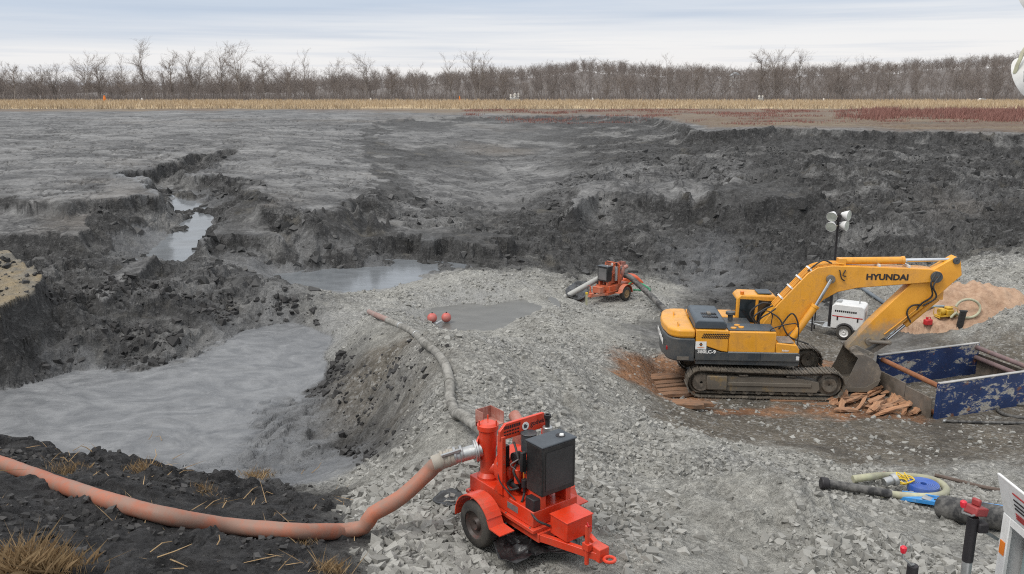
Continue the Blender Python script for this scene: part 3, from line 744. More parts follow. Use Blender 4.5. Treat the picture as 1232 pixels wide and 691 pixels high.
def text_mesh(body, size, mat, name='lettering', parent=None, M=None, extrude=0.004, bold=0.0, shear=0.0, sx=1.0):
    cu = bpy.data.curves.new(name, 'FONT'); cu.body = body; cu.size = size; cu.extrude = extrude; cu.align_x = 'CENTER'; cu.align_y = 'CENTER'
    cu.offset = bold; cu.shear = shear; cu.resolution_u = 3
    tmp = bpy.data.objects.new('text_source', cu); COL.objects.link(tmp)
    dg = bpy.context.evaluated_depsgraph_get(); dg.update()
    me = bpy.data.meshes.new_from_object(tmp.evaluated_get(dg)); bpy.data.objects.remove(tmp); bpy.data.curves.remove(cu)
    me.materials.clear(); me.name = name
    me.transform(Matrix.Diagonal((sx, 1, 1, 1)))
    if M is not None: me.transform(M)
    return link(name, me, mat, parent)

# ------------------------------------------------------------------ ground sheet
GROUND_MAT = ground_material()
def build_ground():
    V = np.stack([GX, GY, HZ], -1).reshape(-1, 3)
    i = np.arange(NR * NC).reshape(NR, NC)
    Q = np.stack([i[:-1, :-1], i[:-1, 1:], i[1:, 1:], i[1:, :-1]], -1).reshape(-1, 4)
    me = mesh_tris('ground', V, Q, smooth=True)
    tot = np.maximum(KW.sum(0), 1e-6)
    # weights for a chain of mixes
    w = KW / tot; rem = w[ASH].copy()
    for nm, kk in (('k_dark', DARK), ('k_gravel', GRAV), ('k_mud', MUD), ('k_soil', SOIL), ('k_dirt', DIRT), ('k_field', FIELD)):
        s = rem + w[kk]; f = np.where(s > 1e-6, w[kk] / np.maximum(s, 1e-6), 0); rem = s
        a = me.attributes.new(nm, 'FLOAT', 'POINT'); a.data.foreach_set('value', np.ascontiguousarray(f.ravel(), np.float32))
    a = me.attributes.new('k_orange', 'FLOAT', 'POINT'); a.data.foreach_set('value', np.ascontiguousarray(OR.ravel(), np.float32))
    a = me.attributes.new('k_tan', 'FLOAT', 'POINT'); a.data.foreach_set('value', np.ascontiguousarray(TAN.ravel(), np.float32))
    kr = np.clip((rough - .03) / .12, 0, 1); kr = np.maximum(kr, KW[GRAV] + KW[SOIL] + KW[DIRT]); kr = np.where(mm, 1 - md, np.clip(kr, 0, 1))
    a = me.attributes.new('k_rough', 'FLOAT', 'POINT'); a.data.foreach_set('value', np.ascontiguousarray(kr.ravel(), np.float32))
    rf = rough[:-1, :-1].ravel() > .11
    a = me.attributes.new('sharp_face', 'BOOLEAN', 'FACE') if 'sharp_face' not in me.attributes else me.attributes['sharp_face']
    a.data.foreach_set('value', rf)
    o = link('ground', me, GROUND_MAT); tag(o, kind='structure'); return o
ground = build_ground()

def sheet(name, poly, zr, mat):
    pp = [P(a, b, zr) for a, b in poly]
    pts = smooth_path([(p[0], p[1], CAMZ + zr) for p in pp], .6, True)
    me = mesh_from(name, [tuple(p) for p in pts], [tuple(range(len(pts)))])
    if me.polygons[0].normal.z < 0: me.flip_normals()
    o = link(name, me, mat); tag(o, kind='structure'); return o
M_WATER = water_material('silty_water', (.13, .14, .15), .14)
M_SUMP = water_material('sump_water', (.10, .098, .09), .38)
def strip(name, left, right, mat):
    """a gently falling sheet of water between two banks"""
    A = smooth_path([P(*q) for q in left], 1.0); B = smooth_path([P(*q) for q in right], 1.0); n = 40
    pick = lambda L_, i: L_[int(round(i / (n - 1) * (len(L_) - 1)))]
    V = []
    for i in range(n): V += [tuple(pick(A, i)), tuple(pick(B, i))]
    o = link(name, mesh_from(name, V, [(2 * i, 2 * i + 1, 2 * i + 3, 2 * i + 2) for i in range(n - 1)], 180), mat); tag(o, kind='structure'); return o
stream = strip('stream_water', [(140,318,-8.95),(165,300,-8.78),(185,288,-8.55),(205,268,-8.12),(196,248,-7.65),(188,232,-7.15)], [(270,318,-8.95),(262,300,-8.78),(258,288,-8.55),(268,268,-8.12),(250,248,-7.65),(215,232,-7.15)], M_WATER)
pond = sheet('pond_water', [(300,352),(300,318),(380,316),(470,312),(560,318),(560,330),(520,345),(440,362),(380,368)], -9.62, M_WATER)
sump = sheet('sump_water', [(480,395),(480,372),(560,356),(660,356),(670,378),(620,400),(540,404)], -9.62, M_SUMP)

# ------------------------------------------------------------------ paints and metals
M_YEL = simple_mat('machine_yellow', (.80, .36, .025), .38, wear=(.40, .20, .05), wear_amt=.22, wear_scale=4.5, grime=(.45, .22, .05), coat=.1)
M_DGREY = simple_mat('machine_dark_grey', (.035, .045, .055), .42, grime=(.10, .095, .085), wear_scale=2.0)
M_HOOD = simple_mat('hood_grey', (.050, .066, .082), .45, wear_scale=2.5)
M_BLACK = simple_mat('black_rubber', (.014, .014, .015), .6, grime=(.06, .058, .054), wear_scale=4)
M_GLASS = simple_mat('cab_glass', (.012, .018, .022), .06, spec=.8, wear_scale=1.0)
M_CHROME = simple_mat('chrome_rod', (.62, .64, .66), .18, metal=1.0, wear_scale=3)
M_STEEL = simple_mat('worn_steel', (.20, .185, .165), .55, metal=.35, wear=(.30, .26, .21), wear_amt=.5, wear_scale=3, bump=.004, grime=(.14, .115, .085))
M_TRACK = simple_mat('track_steel', (.105, .095, .080), .62, metal=.3, wear=(.23, .20, .165), wear_amt=.6, wear_scale=5, bump=.004, grime=(.14, .115, .085))
M_TFRAME = simple_mat('muddy_frame', (.115, .100, .080), .75, wear=(.30, .19, .05), wear_amt=.25, wear_scale=2, grime=(.14, .12, .095), bump=.006)
M_WHITE = simple_mat('white_paint', (.74, .74, .73), .38, grime=(.50, .49, .46), wear_scale=2.5)
M_WTXT = simple_mat('white_lettering', (.78, .78, .76), .5)
M_DTXT = simple_mat('dark_lettering', (.012, .010, .012), .55)
M_RLENS = simple_mat('red_lens', (.42, .012, .015), .25)
M_OBEAC = simple_mat('orange_beacon', (.75, .20, .015), .25)
M_RED = simple_mat('pump_red', (.72, .042, .010), .36, wear=(.42, .06, .03), wear_amt=.28, wear_scale=5.5, grime=(.40, .075, .04), coat=.1)
M_ORED = simple_mat('faded_orange_red', (.55, .105, .035), .5, wear=(.33, .12, .06), wear_amt=.4, wear_scale=4, grime=(.30, .20, .15))
M_TYRE = simple_mat('tyre_rubber', (.022, .021, .020), .75, grime=(.085, .075, .062), wear_scale=5, bump=.003)
M_RIM = simple_mat('dark_rim', (.05, .035, .03), .5, wear=(.16, .05, .035), wear_amt=.3)
M_GALV = simple_mat('galvanised', (.46, .47, .47), .42, metal=.75, wear=(.30, .29, .27), wear_amt=.35, wear_scale=8)
M_RAD = simple_mat('radiator_black', (.010, .010, .011), .5, grime=(.045, .043, .040), wear_scale=3)
M_PINK = simple_mat('dusty_red_plate', (.36, .13, .095), .7, grime=(.42, .30, .26), wear_scale=4)

def stick_paint():
    m, nt, bs = new_mat('stick_yellow_scuffed'); t = NT(nt)
    sx = t.n('ShaderNodeSeparateXYZ'); t.l(t.co(), sx.inputs[0])
    n = t.noise(2.5, 6, .65); g = t.math('MULTIPLY_ADD', n, 1.6, sx.outputs['Z'])
    y = t.mix(t.rng(t.noise(1.2, 5, .6), .35, .65), (.62, .27, .02), (.76, .35, .03))
    d = t.mix(t.rng(t.noise(6, 5, .6), .4, .65), (.24, .205, .165), (.34, .25, .14))
    t.l(t.mix(t.rng(g, 2.75, 3.45), d, y), bs.inputs['Base Color']); bs.inputs['Roughness'].default_value = .5
    return m
M_STICK = stick_paint()

# ------------------------------------------------------------------ excavator
EXC = Vector((8.794, 29.315, 0.5)); EXC_YAW = R(-4)
def track(root, s):
    L, r = 2.16, 0.47
    y0, y1 = (s * 1.38 - 0.31, s * 1.38 + 0.31)
    path = []; arc = math.pi * r; run = 2 * L; tot = 2 * (arc + run); n = 50
    mb = MB()
    for i in range(n):
        q = (i + .5) / n * tot
        if q < run: p = Vector((-L + q, 0, 0)); a = 0.0
        elif q < run + arc: th = -math.pi / 2 + (q - run) / r; p = Vector((L + r * math.cos(th), 0, r + r * math.sin(th))); a = th + math.pi / 2
        elif q < 2 * run + arc:
            d = (q - run - arc); x = L - d; sag = -0.045 * math.sin(math.pi * d / run) ** 1 - 0.03 * (x > 0) * math.sin(math.pi * x / L); p = Vector((x, 0, 2 * r + sag)); a = math.pi
        else: th = math.pi / 2 + (q - 2 * run - arc) / r; p = Vector((-L + r * math.cos(th), 0, r + r * math.sin(th))); a = th + math.pi / 2
        M = Matrix.Translation(p + Vector((0, 0, .06))) @ Matrix.Rotation(-a, 4, 'Y')
        w = tot / n * .47
        mb.box(-w, w, y0, y1, -.028, .0, M); mb.box(-w, -w + .035, y0, y1, -.062, -.028, M); mb.box(w * .1, w * .1 + .03, y0, y1, -.05, -.028, M)
    for yy in (s * 1.38 - .10, s * 1.38 + .10):       # chain links inside the shoes
        ch = []
        for i in range(60):
            q = i / 60 * tot; rr = r - .07
            if q < run: p = (-L + q, yy, .09 + .06)
            elif q < run + arc: th = -math.pi / 2 + (q - run) / r; p = (L + rr * math.cos(th), yy, r + .06 + rr * math.sin(th))
            elif q < 2 * run + arc: d = q - run - arc; x = L - d; p = (x, yy, 2 * r - .02 - 0.045 * math.sin(math.pi * d / run) - 0.03 * (x > 0) * math.sin(math.pi * x / L))
            else: th = math.pi / 2 + (q - 2 * run - arc) / r; p = (-L + rr * math.cos(th), yy, r + .06 + rr * math.sin(th))
            ch.append(p)
        mb.tube(ch, .045, 4, closed=True)
    o = mb.build('track', M_TRACK, root)
    fr = MB().prism([(-1.75, .24), (1.75, .24), (1.85, .38), (1.8, .62), (1.2, .74), (-1.2, .78), (-1.8, .66)], s * 1.38 - .20, s * 1.38 + .20)
    fr.box(-1.5, 1.55, s * 1.38 - .235, s * 1.38 + .235, .44, .58)
    fr.build('track_frame', M_TFRAME, o, .02)
    MB().box(-1.98, -1.3, s * 1.38 - .29, s * 1.38 + .29, .30, .80).build('final_drive_cover', M_TFRAME, o, .03)
    MB().ring((-L, s * 1.38, r + .06), (0, 1, 0), [(.05, -.20), (.30, -.20), (.36, -.06), (.36, .06), (.30, .20), (.05, .20)], 24).build('sprocket', M_TRACK, o)
    MB().ring((L, s * 1.38, r + .06), (0, 1, 0), [(.03, -.16), (.20, -.22), (.24, -.22), (.27, -.12), (.385, -.11), (.385, .11), (.27, .12), (.24, .22), (.2, .22), (.03, .16)], 24).build('idler_wheel', M_TRACK, o)
    for i in range(8):
        x = -1.5 + i * 3.05 / 7
        MB().ring((x, s * 1.38, .235), (0, 1, 0), [(.02, -.17), (.11, -.17), (.11, .17), (.02, .17)], 12).build('roller', M_TRACK, o)
    for x in (-.75, .85):
        MB().box(x - .16, x + .16, s * 1.38 - .24, s * 1.38 + .24, .79, .845).build('carrier_step', M_TRACK, o, .015)
    return o

def excavator():
    root = empty('excavator', EXC, EXC_YAW)
    tag(root, 'large yellow tracked excavator with its bucket resting beside the blue trench box', 'excavator')
    for s in (-1, 1): track(root, s)
    MB().box(-1.3, 1.2, -1.1, 1.1, .48, .86).ring((0, 0, .86), (0, 0, 1), [(.02, 0), (.78, 0), (.78, .30), (.02, .30)], 28).build('car_body', M_TFRAME, root, .02)
    MB().box(-2.38, 1.12, -1.40, 1.40, 1.13, 1.32).build('swing_deck', M_DGREY, root, .02)
    # counterweight: rounded in plan
    def cw(y, inset):
        pts = [(-2.42, -y), (-2.42, y)]
        for i in range(9):
            q = i / 8 * math.pi / 2; pts.append((-2.85 - (.52 - inset) * math.sin(q) , y - .62 + .62 * math.cos(q)))
        pts2 = [(a, -b) for a, b in pts[2:]][::-1]
        pts = pts[:2] + pts[2:]
        mid = [(-3.44 + inset, .45), (-3.46 + inset, 0), (-3.44 + inset, -.45)]
        return [(-2.42, -y), (-2.42, y)] + pts[2:] + mid + pts2
    c = MB().prism(cw(1.47, 0), 1.24, 2.06, 'z').build('counterweight', M_DGREY, root, .05, seg=3)
    MB().prism(cw(1.46, .015), 2.063, 2.38, 'z').build('counterweight_cap', M_YEL, c, .09, seg=4)
    for y in (-.9, .5): MB().tube(smooth_path([(-2.95, y - .09, 2.37), (-2.95, y - .07, 2.47), (-2.95, y + .07, 2.47), (-2.95, y + .09, 2.37)], .03), .022, 8).build('lifting_eye', M_YEL, c)
    MB().box(-3.02, -2.62, -1.485, -1.468, 1.30, 1.42).build('reflector', M_STEEL, c)
    MB().box(-3.36, -3.10, -1.13, -1.02, 1.55, 1.68, Matrix.Rotation(0, 4, 'Z')).build('tail_lamp', M_RLENS, c, .01)
    # right hand side: engine panel, pump panel, dark sill
    sidep = MB().prism([(-2.40, 1.92), (-1.55, 1.63), (-1.30, 1.60), (-1.30, 2.36), (-2.40, 2.38)], -1.46, -.9).build('engine_panel', M_YEL, root, .03)
    for r_ in range(3):
        for i in range(12):
            x = -2.22 + i * .075 + r_ * .03; z = 2.11 + r_ * .062
            MB().prism([(x, z), (x + .055, z - .03), (x + .075, z), (x + .02, z + .03)], -1.472, -1.455).build('grille_slot', M_DTXT, sidep)
    MB().prism([(-2.40, 1.30), (-.2, 1.30), (-.2, 1.585), (-1.30, 1.585), (-1.56, 1.60), (-2.40, 1.90)], -1.463, -.9).build('lower_panel', M_DGREY, root, .015)
    pp = MB().box(-1.29, .30, -1.46, -.9, 1.60, 2.34).build('pump_panel', M_YEL, root, .04)
    MB().box(-.195, 1.12, -1.46, -.9, 1.30, 1.585).build('sill', M_DGREY, root, .02)
    MB().box(-1.29, 1.05, -1.466, -1.45, 1.588, 1.625).build('trim_strip', simple_mat('trim_grey', (.26, .28, .29), .4), root)
    tb = MB().prism([(.31, 1.60), (1.10, 1.60), (1.10, 1.74), (1.0, 1.90), (.31, 1.96)], -1.455, -.55).build('tool_box', M_YEL, root, .03)
    MB().box(.40, .92, -1.38, -.62, 1.945, 1.972).build('step_plate', M_GALV, tb)
    MB().box(1.0, 1.108, -1.47, -1.2, 1.36, 1.50).build('marker_plate', M_WHITE, tb, .01)
    # left side body and top deck
    MB().box(-2.41, -.72, .45, 1.45, 1.33, 2.36).build('left_panel', M_YEL, root, .04)
    MB().box(-2.41, -.35, -.9, .44, 1.33, 2.33).build('engine_bay', M_DGREY, root, .02)
    dk = MB().box(-1.30, .28, -1.36, -.50, 2.343, 2.372).build('walkway', M_HOOD, root)
    hd = MB().prism([(-2.44, 2.385), (-1.36, 2.385), (-1.36, 2.56), (-1.46, 2.67), (-2.36, 2.69), (-2.44, 2.60)], -1.36, .80).build('engine_hood', M_HOOD, root, .04, seg=3)
    for y in (-.95, -.55):
        for i in range(9): MB().box(-2.12 + i * .06, -2.08 + i * .06, y, y + .22, 2.672, 2.702).build('vent_slot', M_DTXT, hd)
    MB().box(-1.92, -1.80, -.62, -.34, 2.68, 2.75).build('latch', M_STEEL, hd, .01)
    MB().cyl((-1.02, -.05, 2.36), (-1.02, -.05, 2.58), .09, 16).cyl((-1.02, -.05, 2.58), (-1.02, -.05, 2.68), .17, 18).build('exhaust_cap', M_DGREY, root, .01)
    for x, y in ((-1.10, -1.16), (-.82, -1.05), (-.92, -.80)): MB().cyl((x, y, 2.36), (x, y, 2.41), .10, 14).build('filler_cap', M_YEL, root, .01)
    # cab
    cab = MB().prism([(-.72, 1.34), (.98, 1.34), (1.06, 2.0), (.80, 2.98), (.62, 3.13), (-.58, 3.16), (-.72, 3.02)], .52, 1.46).build('cab', M_YEL, root, .06, seg=3)
    MB().prism([(.02, 2.14), (.84, 2.14), (.66, 2.93), (.06, 2.97)], .505, .5199).build('window', M_GLASS, cab)
    MB().prism([(-.62, 2.20), (-.08, 2.14), (-.05, 2.99), (-.60, 3.0)], .505, .5199).build('window', M_GLASS, cab)
    MB().box(-.735, -.7205, .62, 1.36, 2.15, 2.98).build('window', M_GLASS, cab)
    MB().prism([(.02, 2.14), (.84, 2.14), (.66, 2.93), (.06, 2.97)], 1.461, 1.475).build('window', M_GLASS, cab)
    MB().box(.05, .55, .66, 1.30, 3.162, 3.20).build('roof_hatch', M_HOOD, cab, .015)
    MB().cyl((-.52, .62, 3.15), (-.52, .62, 3.27), .07, 14).build('beacon', M_OBEAC, cab, .01)
    for y in (.72, 1.26): MB().box(.86, .95, y - .06, y + .06, 2.99, 3.08).build('work_lamp', M_DTXT, cab, .01)
    # handrail
    hr = smooth_path([(1.02, -1.38, 1.75), (1.02, -1.38, 2.55), (.70, -1.38, 2.62), (.15, -1.38, 2.45), (.1, -1.38, 2.36)], .08)
    MB().tube(hr, .02, 8).build('handrail', M_DTXT, root)
    MB().tube(smooth_path([(.30, -.56, 2.36), (.30, -.56, 2.78), (-.05, -.56, 2.82), (-.12, -.56, 2.36)], .06), .018, 8).build('handrail', M_DTXT, root)
    # boom
    B = [(.16, 1.74), (.02, 2.05), (.10, 2.36), (.54, 3.02), (1.50, 4.16), (1.80, 4.36), (2.3, 4.44), (3.4, 4.42), (5.55, 4.37), (5.95, 4.30), (6.05, 4.10), (5.90, 3.90), (5.45, 3.88), (3.2, 3.66), (2.55, 3.50), (2.10, 3.22), (1.15, 2.10), (.72, 1.76), (.45, 1.62)]
    boom = MB().prism(B, -.30, .30).build('boom', M_YEL, root, .025)
    for yy in (-.335, .335): MB().ring((5.81, yy, 4.10), (0, 1, 0), [(.02, -.03), (.20, -.03), (.20, .03), (.02, .03)], 20).build('pin_boss', M_DGREY, boom, .008)
    MB().ring((2.26, -.36, 3.98), (0, 1, 0), [(.02, -.06), (.15, -.06), (.15, .06), (.02, .06)], 18).build('pin_boss', M_STEEL, boom, .008)
    for yy in (-.20, -.07, .07, .20):
        up = [(x, yy, z + .045) for x, z in ((.45, 2.90), (.54, 3.02), (1.05, 3.63), (1.50, 4.16), (1.80, 4.36), (2.3, 4.45), (2.7, 4.44))]
        MB().tube(smooth_path(up, .12), .026, 8).build('hydraulic_pipe', M_YEL, boom)
    for x, z, a in ((.72, 3.22, 50), (1.02, 3.59, 50), (1.30, 3.93, 50), (1.62, 4.24, 34), (3.9, 4.41, 0), (4.9, 4.39, 0)):
        MB().box(-.03, .03, -.27, .27, .0, .085, Matrix.Translation((x, 0, z)) @ Matrix.Rotation(R(-a), 4, 'Y')).build('pipe_clamp', M_WHITE, boom)
    text_mesh('HYUNDAI', .285, M_DTXT, parent=boom, M=Matrix.Translation((4.18, -.306, 4.06)) @ Matrix.Rotation(R(90), 4, 'X'), bold=.011, sx=1.12)
    MB().box(5.75, 6.0, -.333, -.30, 4.02, 4.2).build('pivot_plate', M_YEL, boom, .01)
    ac = MB().cyl((2.72, 0, 4.56), (4.76, 0, 4.61), .125, 20).box(2.55, 2.80, -.16, .16, 4.42, 4.66).cyl((4.70, 0, 4.608), (4.80, 0, 4.611), .145, 20).build('arm_cylinder', M_YEL, boom, .008)
    MB().cyl((4.79, 0, 4.61), (6.44, 0, 4.66), .062, 16).build('rod', M_CHROME, ac)
    for yy in (-.42, .42):
        bc = MB().cyl((1.02, yy, 1.72), (1.80, yy, 3.02), .125, 20).cyl((1.77, yy, 2.97), (1.82, yy, 3.055), .145, 20).cyl((1.02, yy - .12, 1.72), (1.02, yy + .12, 1.72), .16, 16).build('boom_cylinder', M_YEL, root, .008)
        MB().cyl((1.81, yy, 3.04), (2.26, yy, 3.98), .066, 16).build('rod', M_CHROME, bc)
    for k, (a, b, cc, d) in enumerate((((.62, -.36, 2.15), (1.0, -.46, 2.75), (1.25, -.48, 2.35), (1.12, -.44, 1.9)), ((.30, -.34, 2.75), (.60, -.50, 2.55), (.95, -.52, 1.95), (1.6, -.7, 1.72)), ((.05, -.36, 2.1), (-.1, -.5, 2.5), (.25, -.55, 2.8), (.45, -.4, 2.9)), ((.0, -.2, 2.2), (-.25, -.3, 2.55), (.1, -.3, 2.85), (.40, -.2, 2.95)), ((-.1, .1, 2.2), (-.3, .1, 2.6), (.05, .1, 2.95), (.42, .1, 2.95)))):
        MB().tube(smooth_path([a, b, cc, d], .06), .028, 8).build('hose', M_BLACK, root)
    MB().tube(smooth_path([(2.3, -.2, 4.50), (2.0, -.25, 4.62), (1.72, -.25, 4.44), (1.5, -.22, 4.22)], .06), .028, 8).build('hose', M_BLACK, boom)
    MB().tube(smooth_path([(2.55, -.32, 4.3), (2.62, -.36, 4.02), (2.75, -.34, 3.92)], .06), .02, 8).build('hose', M_BLACK, boom)
    MB().tube(smooth_path([(2.75, -.32, 4.3), (2.66, -.36, 4.12), (2.78, -.34, 4.08)], .06), .02, 8).build('hose', M_BLACK, boom)
    # stick
    S = [(6.28, 4.70), (6.44, 4.80), (6.60, 4.68), (6.70, 4.16), (5.90, 3.32), (4.40, 1.92), (3.60, 1.34), (3.36, 1.25), (3.12, 1.38), (3.14, 1.60), (3.95, 2.60), (5.02, 3.80), (5.55, 4.22)]
    stick = MB().prism(S, -.21, .21).build('stick', M_STICK, root, .02)
    MB().ring((6.45, 0, 4.66), (0, 1, 0), [(.02, -.27), (.12, -.27), (.12, .27), (.02, .27)], 18).build('pin_boss', M_DGREY, stick, .008)
    bk = MB().cyl((6.05, 0, 3.28), (5.05, 0, 2.28), .11, 18).box(5.95, 6.2, -.12, .12, 3.25, 3.55).build('bucket_cylinder', M_YEL, stick, .008)
    MB().cyl((5.06, 0, 2.29), (4.48, 0, 1.71), .055, 14).build('rod', M_CHROME, bk)
    for k, pts in enumerate(([(5.78, -.34, 4.28), (5.62, -.40, 3.9), (5.72, -.36, 3.45), (5.45, -.26, 3.15), (5.3, -.24, 2.9)], [(5.95, -.34, 4.22), (5.70, -.42, 3.8), (5.85, -.38, 3.4), (5.5, -.26, 3.05)], [(5.45, -.24, 3.1), (5.1, -.28, 3.05), (4.98, -.26, 2.8), (5.15, -.24, 2.45)])):
        MB().tube(smooth_path(pts, .07), .03, 8).build('hose', M_BLACK, stick)
    MB().tube([(5.8, -.232, 3.42), (4.7, -.232, 2.36), (4.3, -.232, 2.0)], .022, 8).build('hydraulic_pipe', M_YEL, stick)
    for yy in (-.27, .27):
        MB().cyl((3.78, yy, 1.74), (4.48, yy, 1.70), .075, 14).cyl((3.78, yy - .05, 1.74), (3.78, yy + .05, 1.74), .12, 16).build('link_arm', M_STEEL, stick, .01)
    MB().beam((4.48, 0, 1.69), (3.88, 0, 1.26), .34, .15).cyl((4.48, -.33, 1.70), (4.48, .33, 1.70), .085, 16).build('push_link', M_STEEL, stick, .015)
    # bucket
    outer = [(2.80, .09), (3.20, .06), (3.62, .10), (3.92, .28), (4.08, .55), (4.10, .82), (3.98, 1.08), (3.74, 1.30), (3.42, 1.42), (3.16, 1.40)]
    inner = [(2.84, .13), (3.22, .11), (3.59, .15), (3.87, .32), (4.02, .57), (4.04, .80), (3.93, 1.05), (3.71, 1.25), (3.40, 1.37), (3.18, 1.35)]
    mb = MB()
    for i in range(len(outer) - 1):
        mb.prism([outer[i], outer[i + 1], inner[i + 1], inner[i]], -.84, .84)
    side = outer + [(3.28, 1.28), (3.06, .66)]
    for yy in (-.86, .83): mb.prism(side, yy, yy + .035)
    bu = mb.build('bucket', M_STEEL, root, smooth=50)
    for yy in (-.885, .862): MB().prism([(2.80, .07), (3.70, .08), (4.02, .34), (4.10, .55), (3.96, .48), (3.62, .24), (2.90, .20)], yy, yy + .025).build('wear_plate', M_TFRAME, bu)
    for yy in (-.75, -.38, 0, .38, .75): MB().prism([(2.90, .04), (2.90, .16), (2.62, .09), (2.60, .06)], yy - .07, yy + .07).build('tooth', M_STEEL, bu, .01)
    for yy in (-.33, .25): MB().prism([(3.16, 1.30), (3.22, 1.56), (3.38, 1.60), (3.72, 1.44), (3.92, 1.36), (3.95, 1.15), (3.6, 1.3)], yy, yy + .08).build('hinge_ear', M_STEEL, bu, .02)
    MB().cyl((3.27, -.48, 1.42), (3.27, .48, 1.42), .13, 20).build('hinge_pin', M_STEEL, bu, .01)
    MB().cyl((3.88, -.42, 1.26), (3.88, .42, 1.26), .10, 18).build('hinge_pin', M_STEEL, bu, .01)
    # lettering
    text_mesh('380LC-9', .155, M_WTXT, parent=root, M=Matrix.Translation((-2.02, -1.4655, 1.60)) @ Matrix.Rotation(R(90), 4, 'X'), bold=.005, sx=1.15)
    st = MB().box(-2.41, -2.04, -1.478, -1.466, 1.69, 1.97).build('sticker', M_WTXT, root)
    MB().prism([(-2.225, 1.80), (-2.165, 1.87), (-2.225, 1.94), (-2.285, 1.87)], -1.484, -1.479).build('diamond_mark', M_DTXT, st)
    MB().ring((-2.225, -1.484, 1.87), (0, 1, 0), [(.002, -.003), (.02, -.003), (.02, .0), (.002, .0)], 12).build('mark_dot', M_OBEAC, st)
    MB().box(-2.34, -2.11, -1.481, -1.479, 1.745, 1.765).build('mark_line', M_OBEAC, st)
    text_mesh('HYUNDAI', .27, M_WTXT, parent=c, M=Matrix.Translation((-3.475, -.15, 1.80)) @ Matrix.Rotation(R(-90), 4, 'Z') @ Matrix.Rotation(R(90), 4, 'X'), bold=.008, sx=1.5)
    text_mesh('Robex', .085, M_WTXT, parent=tb, M=Matrix.Translation((.62, -1.459, 1.70)) @ Matrix.Rotation(R(90), 4, 'X'), bold=.002, shear=.2)
    return root
excavator()

